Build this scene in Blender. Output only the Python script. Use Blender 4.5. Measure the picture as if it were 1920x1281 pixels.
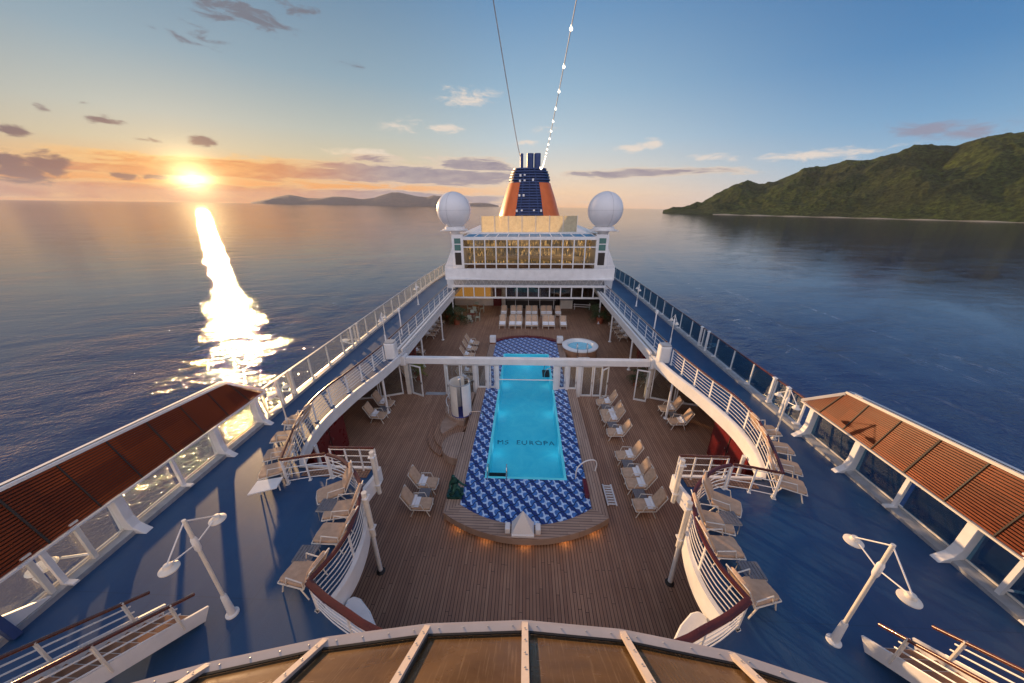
import bpy, math, random
from mathutils import Vector, Matrix
random.seed(7)
S=bpy.context.scene
for o in list(bpy.data.objects): bpy.data.objects.remove(o)
COL=S.collection
PI=math.pi
# ------------------------------------------------------------ camera
H=11.3; F=625.0; PITCH=math.radians(22.4); YAW=math.radians(-2.5); ROLL=math.radians(-0.3)
fw=Vector((math.sin(YAW)*math.cos(PITCH),math.cos(YAW)*math.cos(PITCH),-math.sin(PITCH)))
rt0=Vector((math.cos(YAW),-math.sin(YAW),0)); up0=rt0.cross(fw)
rt=rt0*math.cos(ROLL)+up0*math.sin(ROLL); upv=-rt0*math.sin(ROLL)+up0*math.cos(ROLL)
cd=bpy.data.cameras.new('camera'); cam=bpy.data.objects.new('camera',cd); COL.objects.link(cam)
cd.sensor_width=36; cd.lens=F/1920*36; cd.clip_end=60000; cd.clip_start=0.1
m=Matrix((rt,upv,-fw)).transposed().to_4x4(); m.translation=Vector((0,0,H)); cam.matrix_world=m
S.camera=cam
def ray(u,v): return rt*((u-960)/F)-upv*((v-640.5)/F)+fw
def G(u,v,z=0):
    d=ray(u,v); return Vector((0,0,H))+d*((z-H)/d.z)
# the sea's own level: the ship heels a little, so the sea plane is tilted in the ship's frame
SEAN=ray(1700,397.5).cross(ray(200,376.2)).normalized()
if SEAN.z<0: SEAN=-SEAN
SUND=ray(362,338).normalized()
SEAZ=-15.0
# ------------------------------------------------------------ node helpers
class NT:
    def __init__(s,nt): s.t=nt; s.n=nt.nodes; s.l=nt.links
    def put(s,sock,v):
        if isinstance(v,bpy.types.NodeSocket): s.l.new(v,sock)
        elif isinstance(v,(tuple,list,Vector)):
            v=tuple(v)
            if len(v)==3 and sock.type=='RGBA': v=v+(1,)
            sock.default_value=v
        else: sock.default_value=v
    def m(s,op,a,b=0.0,c=0.0,clamp=False):
        n=s.n.new('ShaderNodeMath'); n.operation=op; n.use_clamp=clamp
        s.put(n.inputs[0],a); s.put(n.inputs[1],b); s.put(n.inputs[2],c); return n.outputs[0]
    def vm(s,op,a,b=(0,0,0),o=0):
        n=s.n.new('ShaderNodeVectorMath'); n.operation=op; s.put(n.inputs[0],a); s.put(n.inputs[1],b)
        return n.outputs['Value'] if op in('DOT_PRODUCT','LENGTH') else n.outputs[0]
    def mix(s,f,a,b,blend='MIX'):
        n=s.n.new('ShaderNodeMix'); n.data_type='RGBA'; n.blend_type=blend; n.clamp_factor=True
        s.put(n.inputs[0],f); s.put(n.inputs[6],a); s.put(n.inputs[7],b); return n.outputs[2]
    def sep(s,v):
        n=s.n.new('ShaderNodeSeparateXYZ'); s.put(n.inputs[0],v); return n.outputs
    def comb(s,x,y,z):
        n=s.n.new('ShaderNodeCombineXYZ'); s.put(n.inputs[0],x); s.put(n.inputs[1],y); s.put(n.inputs[2],z); return n.outputs[0]
    def noise(s,v,scale,det=4,rough=.55,dist=0,dim='3D'):
        n=s.n.new('ShaderNodeTexNoise'); n.noise_dimensions=dim; s.put(n.inputs['Vector'],v); s.put(n.inputs['Scale'],scale)
        n.inputs['Detail'].default_value=det; n.inputs['Roughness'].default_value=rough; n.inputs['Distortion'].default_value=dist; return n.outputs[0]
    def mr(s,v,a,b,c=0.,d=1.,smooth=False):
        n=s.n.new('ShaderNodeMapRange'); n.clamp=True
        if smooth: n.interpolation_type='SMOOTHSTEP'
        for i,x in enumerate((v,a,b,c,d)): s.put(n.inputs[i],x)
        return n.outputs[0]
    def ramp(s,f,st):
        n=s.n.new('ShaderNodeValToRGB'); s.put(n.inputs[0],f); e=n.color_ramp.elements
        while len(e)<len(st): e.new(0.5)
        for i,(p,c) in enumerate(st): e[i].position=p; e[i].color=tuple(c)+(1,)
        return n.outputs[0]
    def obj(s): return s.n.new('ShaderNodeTexCoord').outputs['Object']
    def pos(s): return s.n.new('ShaderNodeNewGeometry').outputs['Position']
def lin(r,g,b):
    f=lambda c:((c/255+.055)/1.055)**2.4 if c>10 else c/255/12.92
    return (f(r),f(g),f(b))
# ------------------------------------------------------------ world: dusk sky with clouds
W=bpy.data.worlds.new('World'); S.world=W; W.use_nodes=True
def build_world():
    t=NT(W.node_tree); bg=t.n['Background']
    d=t.n.new('ShaderNodeTexCoord').outputs['Generated']
    e=t.vm('DOT_PRODUCT',d,SEAN)                      # sine of the elevation above the sea
    eldeg=t.m('MULTIPLY',t.m('ARCSINE',e),180/PI)
    x,y,z=t.sep(d)
    az=t.m('MULTIPLY',t.m('ARCTAN2',x,y),180/PI)      # degrees, 0 = forward, + = right
    saz=math.degrees(math.atan2(SUND.x,SUND.y))
    ca=t.m('COSINE',t.m('MULTIPLY',t.m('SUBTRACT',az,saz),PI/180))
    ep=t.m('POWER',t.m('DIVIDE',t.m('MAXIMUM',eldeg,0.0),90),.5)
    def E(deg): return (deg/90)**.5
    near=t.ramp(ep,[(0,lin(255,138,40)),(E(2.),lin(253,166,72)),(E(4),lin(238,192,132)),(E(6),lin(214,200,168)),(E(9),lin(190,194,184)),(E(15),lin(146,170,184)),(E(24),lin(108,140,168)),(E(45),lin(66,100,142)),(1,lin(52,84,130))])
    mid=t.ramp(ep,[(0,lin(252,192,138)),(E(2.),lin(252,212,168)),(E(5),lin(226,216,200)),(E(9),lin(188,205,214)),(E(15),lin(150,182,206)),(E(24),lin(104,148,190)),(E(45),lin(62,104,156)),(1,lin(52,88,140))])
    far=t.ramp(ep,[(0,lin(196,200,204)),(E(2.),lin(182,198,212)),(E(5),lin(150,184,210)),(E(9),lin(118,164,202)),(E(15),lin(82,136,186)),(E(24),lin(56,110,165)),(E(45),lin(46,92,148)),(1,lin(52,88,140))])
    c=t.mix(t.mr(ca,.985,.72,0,1,True),near,mid)
    c=t.mix(t.mr(ca,.72,.0,0,1,True),c,far)
    # the left edge of the view, past the sun: dusky again
    c=t.mix(t.m('MULTIPLY',t.mr(az,saz-3,saz-22,0,.42,True),t.mr(eldeg,0,24,.6,1)),c,lin(150,140,140))
    # sky behind the camera, unseen: brightened as added fill light on the ship
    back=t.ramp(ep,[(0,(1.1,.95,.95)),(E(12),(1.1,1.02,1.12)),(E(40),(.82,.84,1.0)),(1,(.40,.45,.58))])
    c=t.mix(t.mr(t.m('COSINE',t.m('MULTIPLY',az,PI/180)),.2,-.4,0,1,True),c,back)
    # glow round the sun
    cs=t.m('MAXIMUM',t.vm('DOT_PRODUCT',t.vm('NORMALIZE',d),SUND),0.0)
    ang=t.m('MULTIPLY',t.m('ARCCOSINE',t.m('MINIMUM',cs,.9999999)),180/PI)
    g1=t.m('EXPONENT',t.m('MULTIPLY',t.m('POWER',t.m('DIVIDE',ang,7.0),1.2),-1))
    g2=t.m('EXPONENT',t.m('MULTIPLY',t.m('POWER',t.m('DIVIDE',ang,1.6),1.5),-1))
    # ---- clouds
    nv=t.comb(t.m('MULTIPLY',az,.055),t.m('MULTIPLY',eldeg,.42),0.0)
    n1=t.noise(nv,2.2,8,.66,.5)
    nv2=t.comb(t.m('MULTIPLY',az,.16),t.m('MULTIPLY',eldeg,.5),3.1)
    n2=t.noise(nv2,1.9,8,.66,.5)
    def azel(u,v):
        q=ray(u,v).normalized(); return math.degrees(math.atan2(q.x,q.y)),math.degrees(math.asin(q.dot(SEAN)))
    def blobs(L):
        s=None
        for u,v,w,h,k in L:
            a0,e0=azel(u,v); a1,_=azel(u+w,v); _,e1=azel(u,v-h)
            gx=t.m('POWER',t.m('DIVIDE',t.m('SUBTRACT',az,a0),abs(a1-a0)),2.0)
            gy=t.m('POWER',t.m('ABSOLUTE',t.m('DIVIDE',t.m('SUBTRACT',eldeg,e0),abs(e1-e0))),2.0)
            g=t.m('MULTIPLY',t.m('EXPONENT',t.m('MULTIPLY',t.m('ADD',gx,gy),-1)),k)
            s=g if s is None else t.m('MAXIMUM',s,g)
        return s
    def cover(n,b,lo,hi): return t.m('MULTIPLY',t.mr(b,.06,.3),t.mr(t.m('ADD',n,t.m('MULTIPLY',b,.42)),lo,hi,0,1,True))
    band=blobs([(240,318,190,12,1.15),(520,322,260,17,1.3),(760,328,260,19,1.3),(900,312,110,16,1.),(1180,326,190,11,.92),(700,298,90,9,.7),(560,368,420,17,1.25),(820,372,200,10,1.1),(100,352,210,15,1.15),(30,362,120,10,1.2),(430,305,120,8,.8)])
    dark=blobs([(350,62,75,28,.72),(460,30,110,36,.85),(555,20,60,22,.6),(650,122,36,14,.62),(22,242,48,12,.95),(80,202,24,10,.8),(188,224,50,10,.85),(380,264,32,12,1.),(285,262,45,8,.75),(160,195,22,6,.5),(12,303,45,20,1.15),(45,322,75,22,1.15),(95,312,50,26,1.2),(110,300,30,14,1.1),(235,330,30,8,1.),(295,332,36,7,.9)])
    lite=blobs([(878,183,62,20,.9),(830,242,48,9,.85),(760,235,60,26,.55),(690,288,80,12,.85),(990,268,26,9,.8),(1222,268,28,13,.95),(1180,280,36,9,.8),(1520,290,190,13,.9),(1330,296,60,10,.8),(1010,245,60,9,.5)])
    pink=blobs([(1740,240,95,15,.95),(1830,246,80,15,.9),(1700,250,50,9,.8)])
    cb=cover(n1,band,.60,.82); cdk=cover(n2,dark,.68,.88); cl=cover(n2,lite,.64,.92); cp=cover(n2,pink,.62,.88)
    sunprox=t.mr(ang,3,26,1,0,True)
    bandc=t.mix(t.mr(n2,.35,.7,0,.8),t.mix(sunprox,lin(146,136,150),lin(222,134,68)),t.mix(sunprox,lin(190,176,172),lin(254,188,108)))
    c=t.mix(t.m('MULTIPLY',cl,.8),c,t.mix(sunprox,lin(240,222,205),lin(255,226,170)))
    c=t.mix(t.m('MULTIPLY',cb,.94),c,bandc)
    edge=t.m('MULTIPLY',t.m('MULTIPLY',cb,t.m('SUBTRACT',1,cb)),3.0)
    c=t.mix(t.m('MULTIPLY',edge,.6),c,t.mix(sunprox,lin(250,226,196),lin(255,205,120)))
    c=t.mix(t.m('MULTIPLY',cdk,.92),c,t.mix(t.mr(eldeg,3,14,0,1),t.mix(sunprox,lin(98,84,104),lin(136,92,80)),lin(118,120,132)))
    c=t.mix(t.m('MULTIPLY',cp,.8),c,lin(146,142,160))
    glow=t.vm('SCALE',(1.0,.62,.24)); 
    sc=t.vm('SCALE',(1,.55,.18)); 
    sc.node.inputs[3].default_value=1; t.put(sc.node.inputs[3],t.m('MULTIPLY',g1,.24))
    c=t.vm('ADD',c,sc)
    sc2=t.vm('SCALE',(1,.72,.34)); t.put(sc2.node.inputs[3],t.m('MULTIPLY',g2,t.m('SUBTRACT',4.6,t.m('MULTIPLY',cb,1.8))))
    c=t.vm('ADD',c,sc2)
    c=t.mix(t.mr(eldeg,-1.5,-.3,0,1),(.03,.045,.07),c)
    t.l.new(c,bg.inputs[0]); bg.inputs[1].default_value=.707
build_world()
# ------------------------------------------------------------ sun
sl=bpy.data.lights.new('sun','SUN'); so=bpy.data.objects.new('sun',sl); COL.objects.link(so)
sl.energy=5.0; sl.angle=math.radians(1.2); sl.color=(1,.60,.28)
LD=Vector((SUND.x,SUND.y,0)).normalized(); LEL=math.radians(7.0)
LD=Vector((LD.x*math.cos(LEL),LD.y*math.cos(LEL),math.sin(LEL)))
so.rotation_euler=LD.to_track_quat('Z','Y').to_euler()
S.view_settings.view_transform='Standard'; S.view_settings.look='None'
S.view_settings.exposure=0.5; S.view_settings.gamma=1
# ------------------------------------------------------------ materials
MAT={}
def mat(name,col,rough=.5,metal=0,spec=.5,var=0.0,vscale=3,bump=0,bscale=20,emit=None,estr=0,coat=0):
    if name in MAT: return MAT[name]
    m=bpy.data.materials.new(name); m.use_nodes=True; t=NT(m.node_tree); p=t.n['Principled BSDF']
    p.inputs['Roughness'].default_value=rough; p.inputs['Metallic'].default_value=metal
    p.inputs['Specular IOR Level'].default_value=spec; p.inputs['Coat Weight'].default_value=coat
    o=t.pos()
    if var:
        n=t.noise(o,vscale,5,.6); f=t.mr(n,.3,.7,1-var,1+var*.6)
        c=t.vm('SCALE',col); t.put(c.node.inputs[3],f); t.l.new(c,p.inputs[0])
        t.l.new(t.mr(n,.3,.7,min(1,rough*1.2),rough*.8),p.inputs['Roughness'])
    else: p.inputs[0].default_value=tuple(col)+(1,)
    if bump:
        b=t.n.new('ShaderNodeBump'); b.inputs['Strength'].default_value=bump; b.inputs['Distance'].default_value=.01
        t.l.new(t.noise(o,bscale,4),b.inputs['Height']); t.l.new(b.outputs[0],p.inputs['Normal'])
    if emit: p.inputs['Emission Color'].default_value=tuple(emit)+(1,); p.inputs['Emission Strength'].default_value=estr
    MAT[name]=m; return m
white=mat('white_paint',(.74,.74,.75),.38,var=.10,vscale=1.7,bump=.15,bscale=9)
stairwood=mat('oiled_stair_wood',(.30,.14,.07),.5,var=.35,vscale=5)
def grime(m):
    t=NT(m.node_tree); p=t.n['Principled BSDF']; old=p.inputs[0].links[0].from_socket; o=t.pos(); x,y,z=t.sep(o)
    st=t.noise(t.comb(t.m('MULTIPLY',x,6.),t.m('MULTIPLY',y,6.),t.m('MULTIPLY',z,.9)),1.6,5,.7); n=t.noise(o,.8,4,.6)
    f=t.m('MULTIPLY',t.mr(st,.60,.78,0,.5),t.mr(n,.45,.65,0,1)); t.l.new(t.mix(f,old,(.38,.27,.18)),p.inputs[0])
grime(white)
cream=mat('cream_paint',(.70,.66,.60),.45,var=.12,vscale=2.3)
galv=mat('grey_steel',(.42,.43,.45),.4,.3,var=.2,vscale=4)
steel=mat('polished_steel',(.7,.7,.7),.18,1)
black=mat('black_rubber',(.015,.015,.017),.6)
navy=mat('navy_paint',(.018,.05,.17),.4,var=.2,vscale=3)
orange=mat('orange_paint',(.62,.13,.02),.42,var=.12,vscale=1.2)
handwood=mat('varnished_handrail',(.11,.026,.012),.25,var=.35,vscale=2.6,coat=.5)
cushion=mat('tan_canvas',(.52,.36,.25),.85,var=.16,vscale=7,bump=.4,bscale=60)
towel=mat('white_towel',(.8,.8,.83),.9,bump=.5,bscale=70)
tabletop=mat('grey_slatted_top',(.17,.17,.19),.55,var=.2,vscale=10)
redcab=mat('dark_red_lacquer',(.13,.012,.014),.3,var=.2)
terra=mat('terracotta',(.36,.10,.05),.8,var=.25,vscale=9)
leafm=mat('palm_leaf',(.045,.075,.02),.5,var=.5,vscale=6)
yleaf=mat('yellow_green_leaf',(.22,.25,.03),.5,var=.4,vscale=6)
bronze=mat('verdigris_bronze',(.02,.09,.075),.45,.5,var=.5,vscale=9,bump=.8,bscale=18)
greenglass=mat('green_glass',(.05,.16,.14),.08,spec=.8)
tubwhite=mat('tub_acrylic',(.78,.8,.82),.25)
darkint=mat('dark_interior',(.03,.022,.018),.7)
woodwall=mat('wood_wall',(.20,.07,.03),.5,var=.3,vscale=2)
caulk=mat('black_sealant',(.02,.018,.016),.6)
pyrm=mat('rough_white_stone',(.78,.76,.76),.6,bump=1.,bscale=22)
greencloth=mat('mint_chair_paint',(.42,.46,.38),.6,var=.2)
glowlamp=mat('lit_bulb',(1,1,1),.5,emit=(1,.86,.62),estr=2.6)
amber=mat('warm_lamp',(1,.6,.3),.5,emit=(1,.45,.12),estr=7)
def plank(name,c1,c2,width=.115,length=3.2,along='Y',seam=.06,rough=.5,seamc=(.02,.014,.01),weather=None,rot=0):
    m=bpy.data.materials.new(name); m.use_nodes=True; t=NT(m.node_tree); p=t.n['Principled BSDF']
    x,y,z=t.sep(t.pos())
    if along=='X': x,y=y,x
    if along=='Z': y=z
    if rot:
        cr,sr=math.cos(rot),math.sin(rot)
        x,y=t.m('SUBTRACT',t.m('MULTIPLY',x,cr),t.m('MULTIPLY',y,sr)),t.m('ADD',t.m('MULTIPLY',x,sr),t.m('MULTIPLY',y,cr))
    u=t.m('DIVIDE',x,width); iu=t.m('FLOOR',u); fu=t.m('FRACT',u)
    wn=t.n.new('ShaderNodeTexWhiteNoise'); wn.noise_dimensions='1D'; t.l.new(iu,wn.inputs['W'])
    v=t.m('ADD',t.m('DIVIDE',y,length),t.m('MULTIPLY',wn.outputs[0],7.3)); iv=t.m('FLOOR',v); fv=t.m('FRACT',v)
    w2=t.n.new('ShaderNodeTexWhiteNoise'); w2.noise_dimensions='2D'; t.l.new(t.comb(iu,iv,0.),w2.inputs['Vector'])
    grain=t.noise(t.comb(t.m('MULTIPLY',x,14.),t.m('MULTIPLY',y,1.2),t.m('MULTIPLY',iu,3.7)),3,5,.65)
    f=t.m('ADD',t.m('MULTIPLY',w2.outputs[0],.55),t.m('MULTIPLY',grain,.5))
    c=t.mix(f,c1,c2)
    big=t.noise(t.pos(),.45,4,.6); c=t.mix(t.mr(big,.42,.72,0,.45),c,weather or tuple(k*.62 for k in c1))
    d=t.m('MINIMUM',fu,t.m('SUBTRACT',1,fu)); dv=t.m('MINIMUM',fv,t.m('SUBTRACT',1,fv))
    s=t.m('MAXIMUM',t.mr(d,seam*.6,seam,1,0),t.mr(dv,.0014,.0022,1,0))
    g=t.n.new('ShaderNodeNewGeometry'); nz=t.m('ABSOLUTE',t.sep(g.outputs['Normal'])[2]); s=t.m('MULTIPLY',s,t.mr(nz,.3,.6)); c=t.mix(s,c,seamc); t.l.new(c,p.inputs[0]); t.l.new(t.mr(grain,.3,.7,rough*.8,rough*1.3),p.inputs['Roughness'])
    b=t.n.new('ShaderNodeBump'); b.inputs['Strength'].default_value=.5; b.inputs['Distance'].default_value=.004
    t.l.new(t.m('ADD',t.m('MULTIPLY',s,-1),t.m('MULTIPLY',grain,.3)),b.inputs['Height']); t.l.new(b.outputs[0],p.inputs['Normal'])
    MAT[name]=m
    if name=='mahogany_slat': p.inputs['Specular IOR Level'].default_value=.18
    return m
deckwood=plank('teak_deck',(.255,.130,.082),(.44,.26,.165),.105,3.4,seam=.10,rough=.55)
paleteak=plank('pale_teak',(.30,.20,.15),(.46,.33,.26),.11,2.2,seam=.09,rough=.6)
paleteakx=plank('pale_teak_cross',(.30,.20,.15),(.46,.33,.26),.11,1.1,along='X',seam=.09,rough=.6)
slatwood=plank('mahogany_slat',(.09,.016,.006),(.32,.066,.015),.25,1.7,along='Y',seam=.0,rough=.35)
def blue_deck_mat():
    m=bpy.data.materials.new('blue_deck_coating'); m.use_nodes=True; t=NT(m.node_tree); p=t.n['Principled BSDF']; o=t.pos()
    n=t.noise(o,.55,6,.62,.4); n2=t.noise(o,5,5,.6); sx=t.sep(o)
    st=t.noise(t.comb(t.m('MULTIPLY',sx[0],1.6),t.m('MULTIPLY',sx[1],.25),0.),1.5,5,.65)
    c=t.mix(t.mr(n,.3,.7),(.008,.048,.140),(.014,.068,.175)); c=t.mix(t.mr(st,.45,.75,0,.35),c,(.035,.085,.17))
    c=t.mix(t.mr(n2,.62,.75,0,.25),c,(.008,.035,.10)); jx=t.m('ABSOLUTE',t.m('SUBTRACT',t.m('FRACT',t.m('DIVIDE',t.m('ADD',sx[0],.4),2.35)),.5)); jy=t.m('ABSOLUTE',t.m('SUBTRACT',t.m('FRACT',t.m('DIVIDE',sx[1],3.1)),.5))
    jn=t.m('MULTIPLY',t.m('MAXIMUM',t.mr(jx,.0,.005,1,0),t.mr(jy,.0,.004,1,0)),.45); c=t.mix(jn,c,(.004,.02,.06))
    n4=t.noise(t.comb(t.m('MULTIPLY',sx[0],3.),t.m('MULTIPLY',sx[1],.9),4.),2.2,6,.7,.8); c=t.mix(t.mr(n4,.60,.74,0,.30),c,(.09,.13,.19))
    t.l.new(c,p.inputs[0])
    t.l.new(t.mr(n,.3,.7,.50,.40),p.inputs['Roughness']); p.inputs['Specular IOR Level'].default_value=.75
    b=t.n.new('ShaderNodeBump'); b.inputs['Strength'].default_value=.25; b.inputs['Distance'].default_value=.01
    t.l.new(t.noise(o,60,3),b.inputs['Height']); t.l.new(b.outputs[0],p.inputs['Normal']); return m
bluedeck=blue_deck_mat()
def glassmat(name,tint,gl=.12,diff=.0,dcol=(.6,.6,.5),rough=.03):
    m=bpy.data.materials.new(name); m.use_nodes=True; t=NT(m.node_tree); t.n.remove(t.n['Principled BSDF']); out=t.n['Material Output']
    tr=t.n.new('ShaderNodeBsdfTransparent'); tr.inputs[0].default_value=tint+(1,)
    gs=t.n.new('ShaderNodeBsdfGlossy'); gs.inputs['Roughness'].default_value=rough
    fr=t.n.new('ShaderNodeLayerWeight'); fr.inputs[0].default_value=.5
    mx=t.n.new('ShaderNodeMixShader'); t.l.new(t.m('ADD',t.m('MULTIPLY',t.m('POWER',fr.outputs['Facing'],4.),.8),.03+gl*.25,clamp=True),mx.inputs[0]); t.l.new(tr.outputs[0],mx.inputs[1]); t.l.new(gs.outputs[0],mx.inputs[2])
    last=mx.outputs[0]
    if diff:
        tl=t.n.new('ShaderNodeBsdfTranslucent'); tl.inputs[0].default_value=dcol+(1,)
        df=t.n.new('ShaderNodeBsdfDiffuse'); df.inputs[0].default_value=dcol+(1,)
        m0=t.n.new('ShaderNodeMixShader'); m0.inputs[0].default_value=.4; t.l.new(tl.outputs[0],m0.inputs[1]); t.l.new(df.outputs[0],m0.inputs[2])
        m2=t.n.new('ShaderNodeMixShader'); t.l.new(t.mr(t.noise(t.pos(),2.2,5,.65),.35,.7,diff*.8,diff*1.1),m2.inputs[0]); t.l.new(last,m2.inputs[1]); t.l.new(m0.outputs[0],m2.inputs[2]); last=m2.outputs[0]
    t.l.new(last,out.inputs[0]); return m
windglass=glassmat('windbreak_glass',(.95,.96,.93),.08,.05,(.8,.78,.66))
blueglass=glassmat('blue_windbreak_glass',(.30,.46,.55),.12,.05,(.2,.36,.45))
doorglass=glassmat('door_glass',(.9,.93,.93),.1,.04)
winglass=glassmat('window_glass',(.9,.87,.8),.1)
def tile_mat():
    m=bpy.data.materials.new('blue_mosaic_tiles'); m.use_nodes=True; t=NT(m.node_tree); p=t.n['Principled BSDF']
    x,y,z=t.sep(t.pos()); a=math.radians(38)
    # slanted grid of cells, wavy dark borders, one pale twisted cross in each cell
    u0=t.m('ADD',t.m('MULTIPLY',x,math.cos(a)),t.m('MULTIPLY',y,math.sin(a)))
    v0=t.m('SUBTRACT',t.m('MULTIPLY',y,math.cos(a)),t.m('MULTIPLY',x,math.sin(a)))
    k=1/.46
    u=t.m('MULTIPLY',u0,k); v=t.m('MULTIPLY',v0,k)
    u1=t.m('ADD',u,t.m('MULTIPLY',t.m('SINE',t.m('MULTIPLY',v,2*PI)),.09)); v1=t.m('ADD',v,t.m('MULTIPLY',t.m('SINE',t.m('MULTIPLY',u,2*PI)),.09))
    fu=t.m('SUBTRACT',t.m('FRACT',u1),.5); fv=t.m('SUBTRACT',t.m('FRACT',v1),.5)
    au=t.m('ABSOLUTE',fu); av=t.m('ABSOLUTE',fv)
    # cross arms run along the diagonals of a cell turned a little
    r=t.m('SQRT',t.m('ADD',t.m('MULTIPLY',fu,fu),t.m('MULTIPLY',fv,fv)))
    tw=t.m('MULTIPLY',r,.5); th=t.m('ADD',t.m('ARCTAN2',fv,fu),t.m('ADD',tw,.25))
    arm=t.m('ABSOLUTE',t.m('SINE',t.m('MULTIPLY',th,2.0))); armw=t.m('MULTIPLY',r,arm)
    cross=t.m('MULTIPLY',t.mr(armw,.11,.14,1,0),t.mr(r,.44,.48,1,0))
    quad=t.m('GREATER_THAN',t.m('SINE',t.m('MULTIPLY',th,2.0)),0)
    base=t.mix(quad,(.05,.17,.50),(.016,.042,.21))
    c=t.mix(cross,base,(.50,.66,.90))
    d=t.m('MINIMUM',t.m('SUBTRACT',.5,au),t.m('SUBTRACT',.5,av)); line=t.mr(d,.03,.045,1,0)
    c=t.mix(line,c,(.008,.006,.04))
    # small mosaic
    mx=t.m('FRACT',t.m('MULTIPLY',x,24.)); my=t.m('FRACT',t.m('MULTIPLY',y,24.))
    wn=t.n.new('ShaderNodeTexWhiteNoise'); wn.noise_dimensions='2D'; t.l.new(t.comb(t.m('FLOOR',t.m('MULTIPLY',x,24.)),t.m('FLOOR',t.m('MULTIPLY',y,24.)),0.),wn.inputs['Vector'])
    sc=t.vm('SCALE',c); t.put(sc.node.inputs[3],t.mr(wn.outputs[0],0,1,.8,1.2)); c=sc
    g=t.m('MAXIMUM',t.mr(mx,.0,.07,1,0),t.mr(my,.0,.07,1,0)); c=t.mix(t.m('MULTIPLY',g,.4),c,(.25,.28,.4))
    t.l.new(c,p.inputs[0]); p.inputs['Roughness'].default_value=.3; return m
tiles=tile_mat()
def pool_floor_mat():
    m=bpy.data.materials.new('turquoise_pool_tiles'); m.use_nodes=True; t=NT(m.node_tree); p=t.n['Principled BSDF']; o=t.pos()
    ca=t.n.new('ShaderNodeTexVoronoi'); ca.feature='SMOOTH_F1'; ca.inputs['Scale'].default_value=1.6; t.l.new(t.vm('ADD',o,t.vm('SCALE',t.n.new('ShaderNodeTexNoise').outputs[1])),ca.inputs['Vector'])
    c=t.mix(t.mr(t.noise(o,1.3,4,.6,1.),.35,.65),(.10,.78,.93),(.16,.86,.97)); t.l.new(c,p.inputs[0]); p.inputs['Roughness'].default_value=.5; return m
poolfloor=pool_floor_mat()
def water_mat(name,scale=1.2,strength=.25,tint=(.75,.96,1.0)):
    m=bpy.data.materials.new(name); m.use_nodes=True; t=NT(m.node_tree); t.n.remove(t.n['Principled BSDF']); out=t.n['Material Output']
    b=t.n.new('ShaderNodeBump'); b.inputs['Strength'].default_value=strength; b.inputs['Distance'].default_value=.08
    o=t.pos(); t.l.new(t.m('ADD',t.noise(o,scale,4,.55,.8),t.m('MULTIPLY',t.noise(o,scale*4,2,.5,.5),.2)),b.inputs['Height'])
    tr=t.n.new('ShaderNodeBsdfTransparent'); tr.inputs[0].default_value=tint+(1,)
    gs=t.n.new('ShaderNodeBsdfGlossy'); gs.inputs['Roughness'].default_value=.04; t.l.new(b.outputs[0],gs.inputs['Normal'])
    fr=t.n.new('ShaderNodeFresnel'); fr.inputs[0].default_value=1.33; t.l.new(b.outputs[0],fr.inputs['Normal'])
    mx=t.n.new('ShaderNodeMixShader'); t.l.new(t.m('MULTIPLY',fr.outputs[0],.5),mx.inputs[0]); t.l.new(tr.outputs[0],mx.inputs[1]); t.l.new(gs.outputs[0],mx.inputs[2]); t.l.new(mx.outputs[0],out.inputs[0]); return m
poolwater=water_mat('pool_water',1.3,.8)
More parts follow.
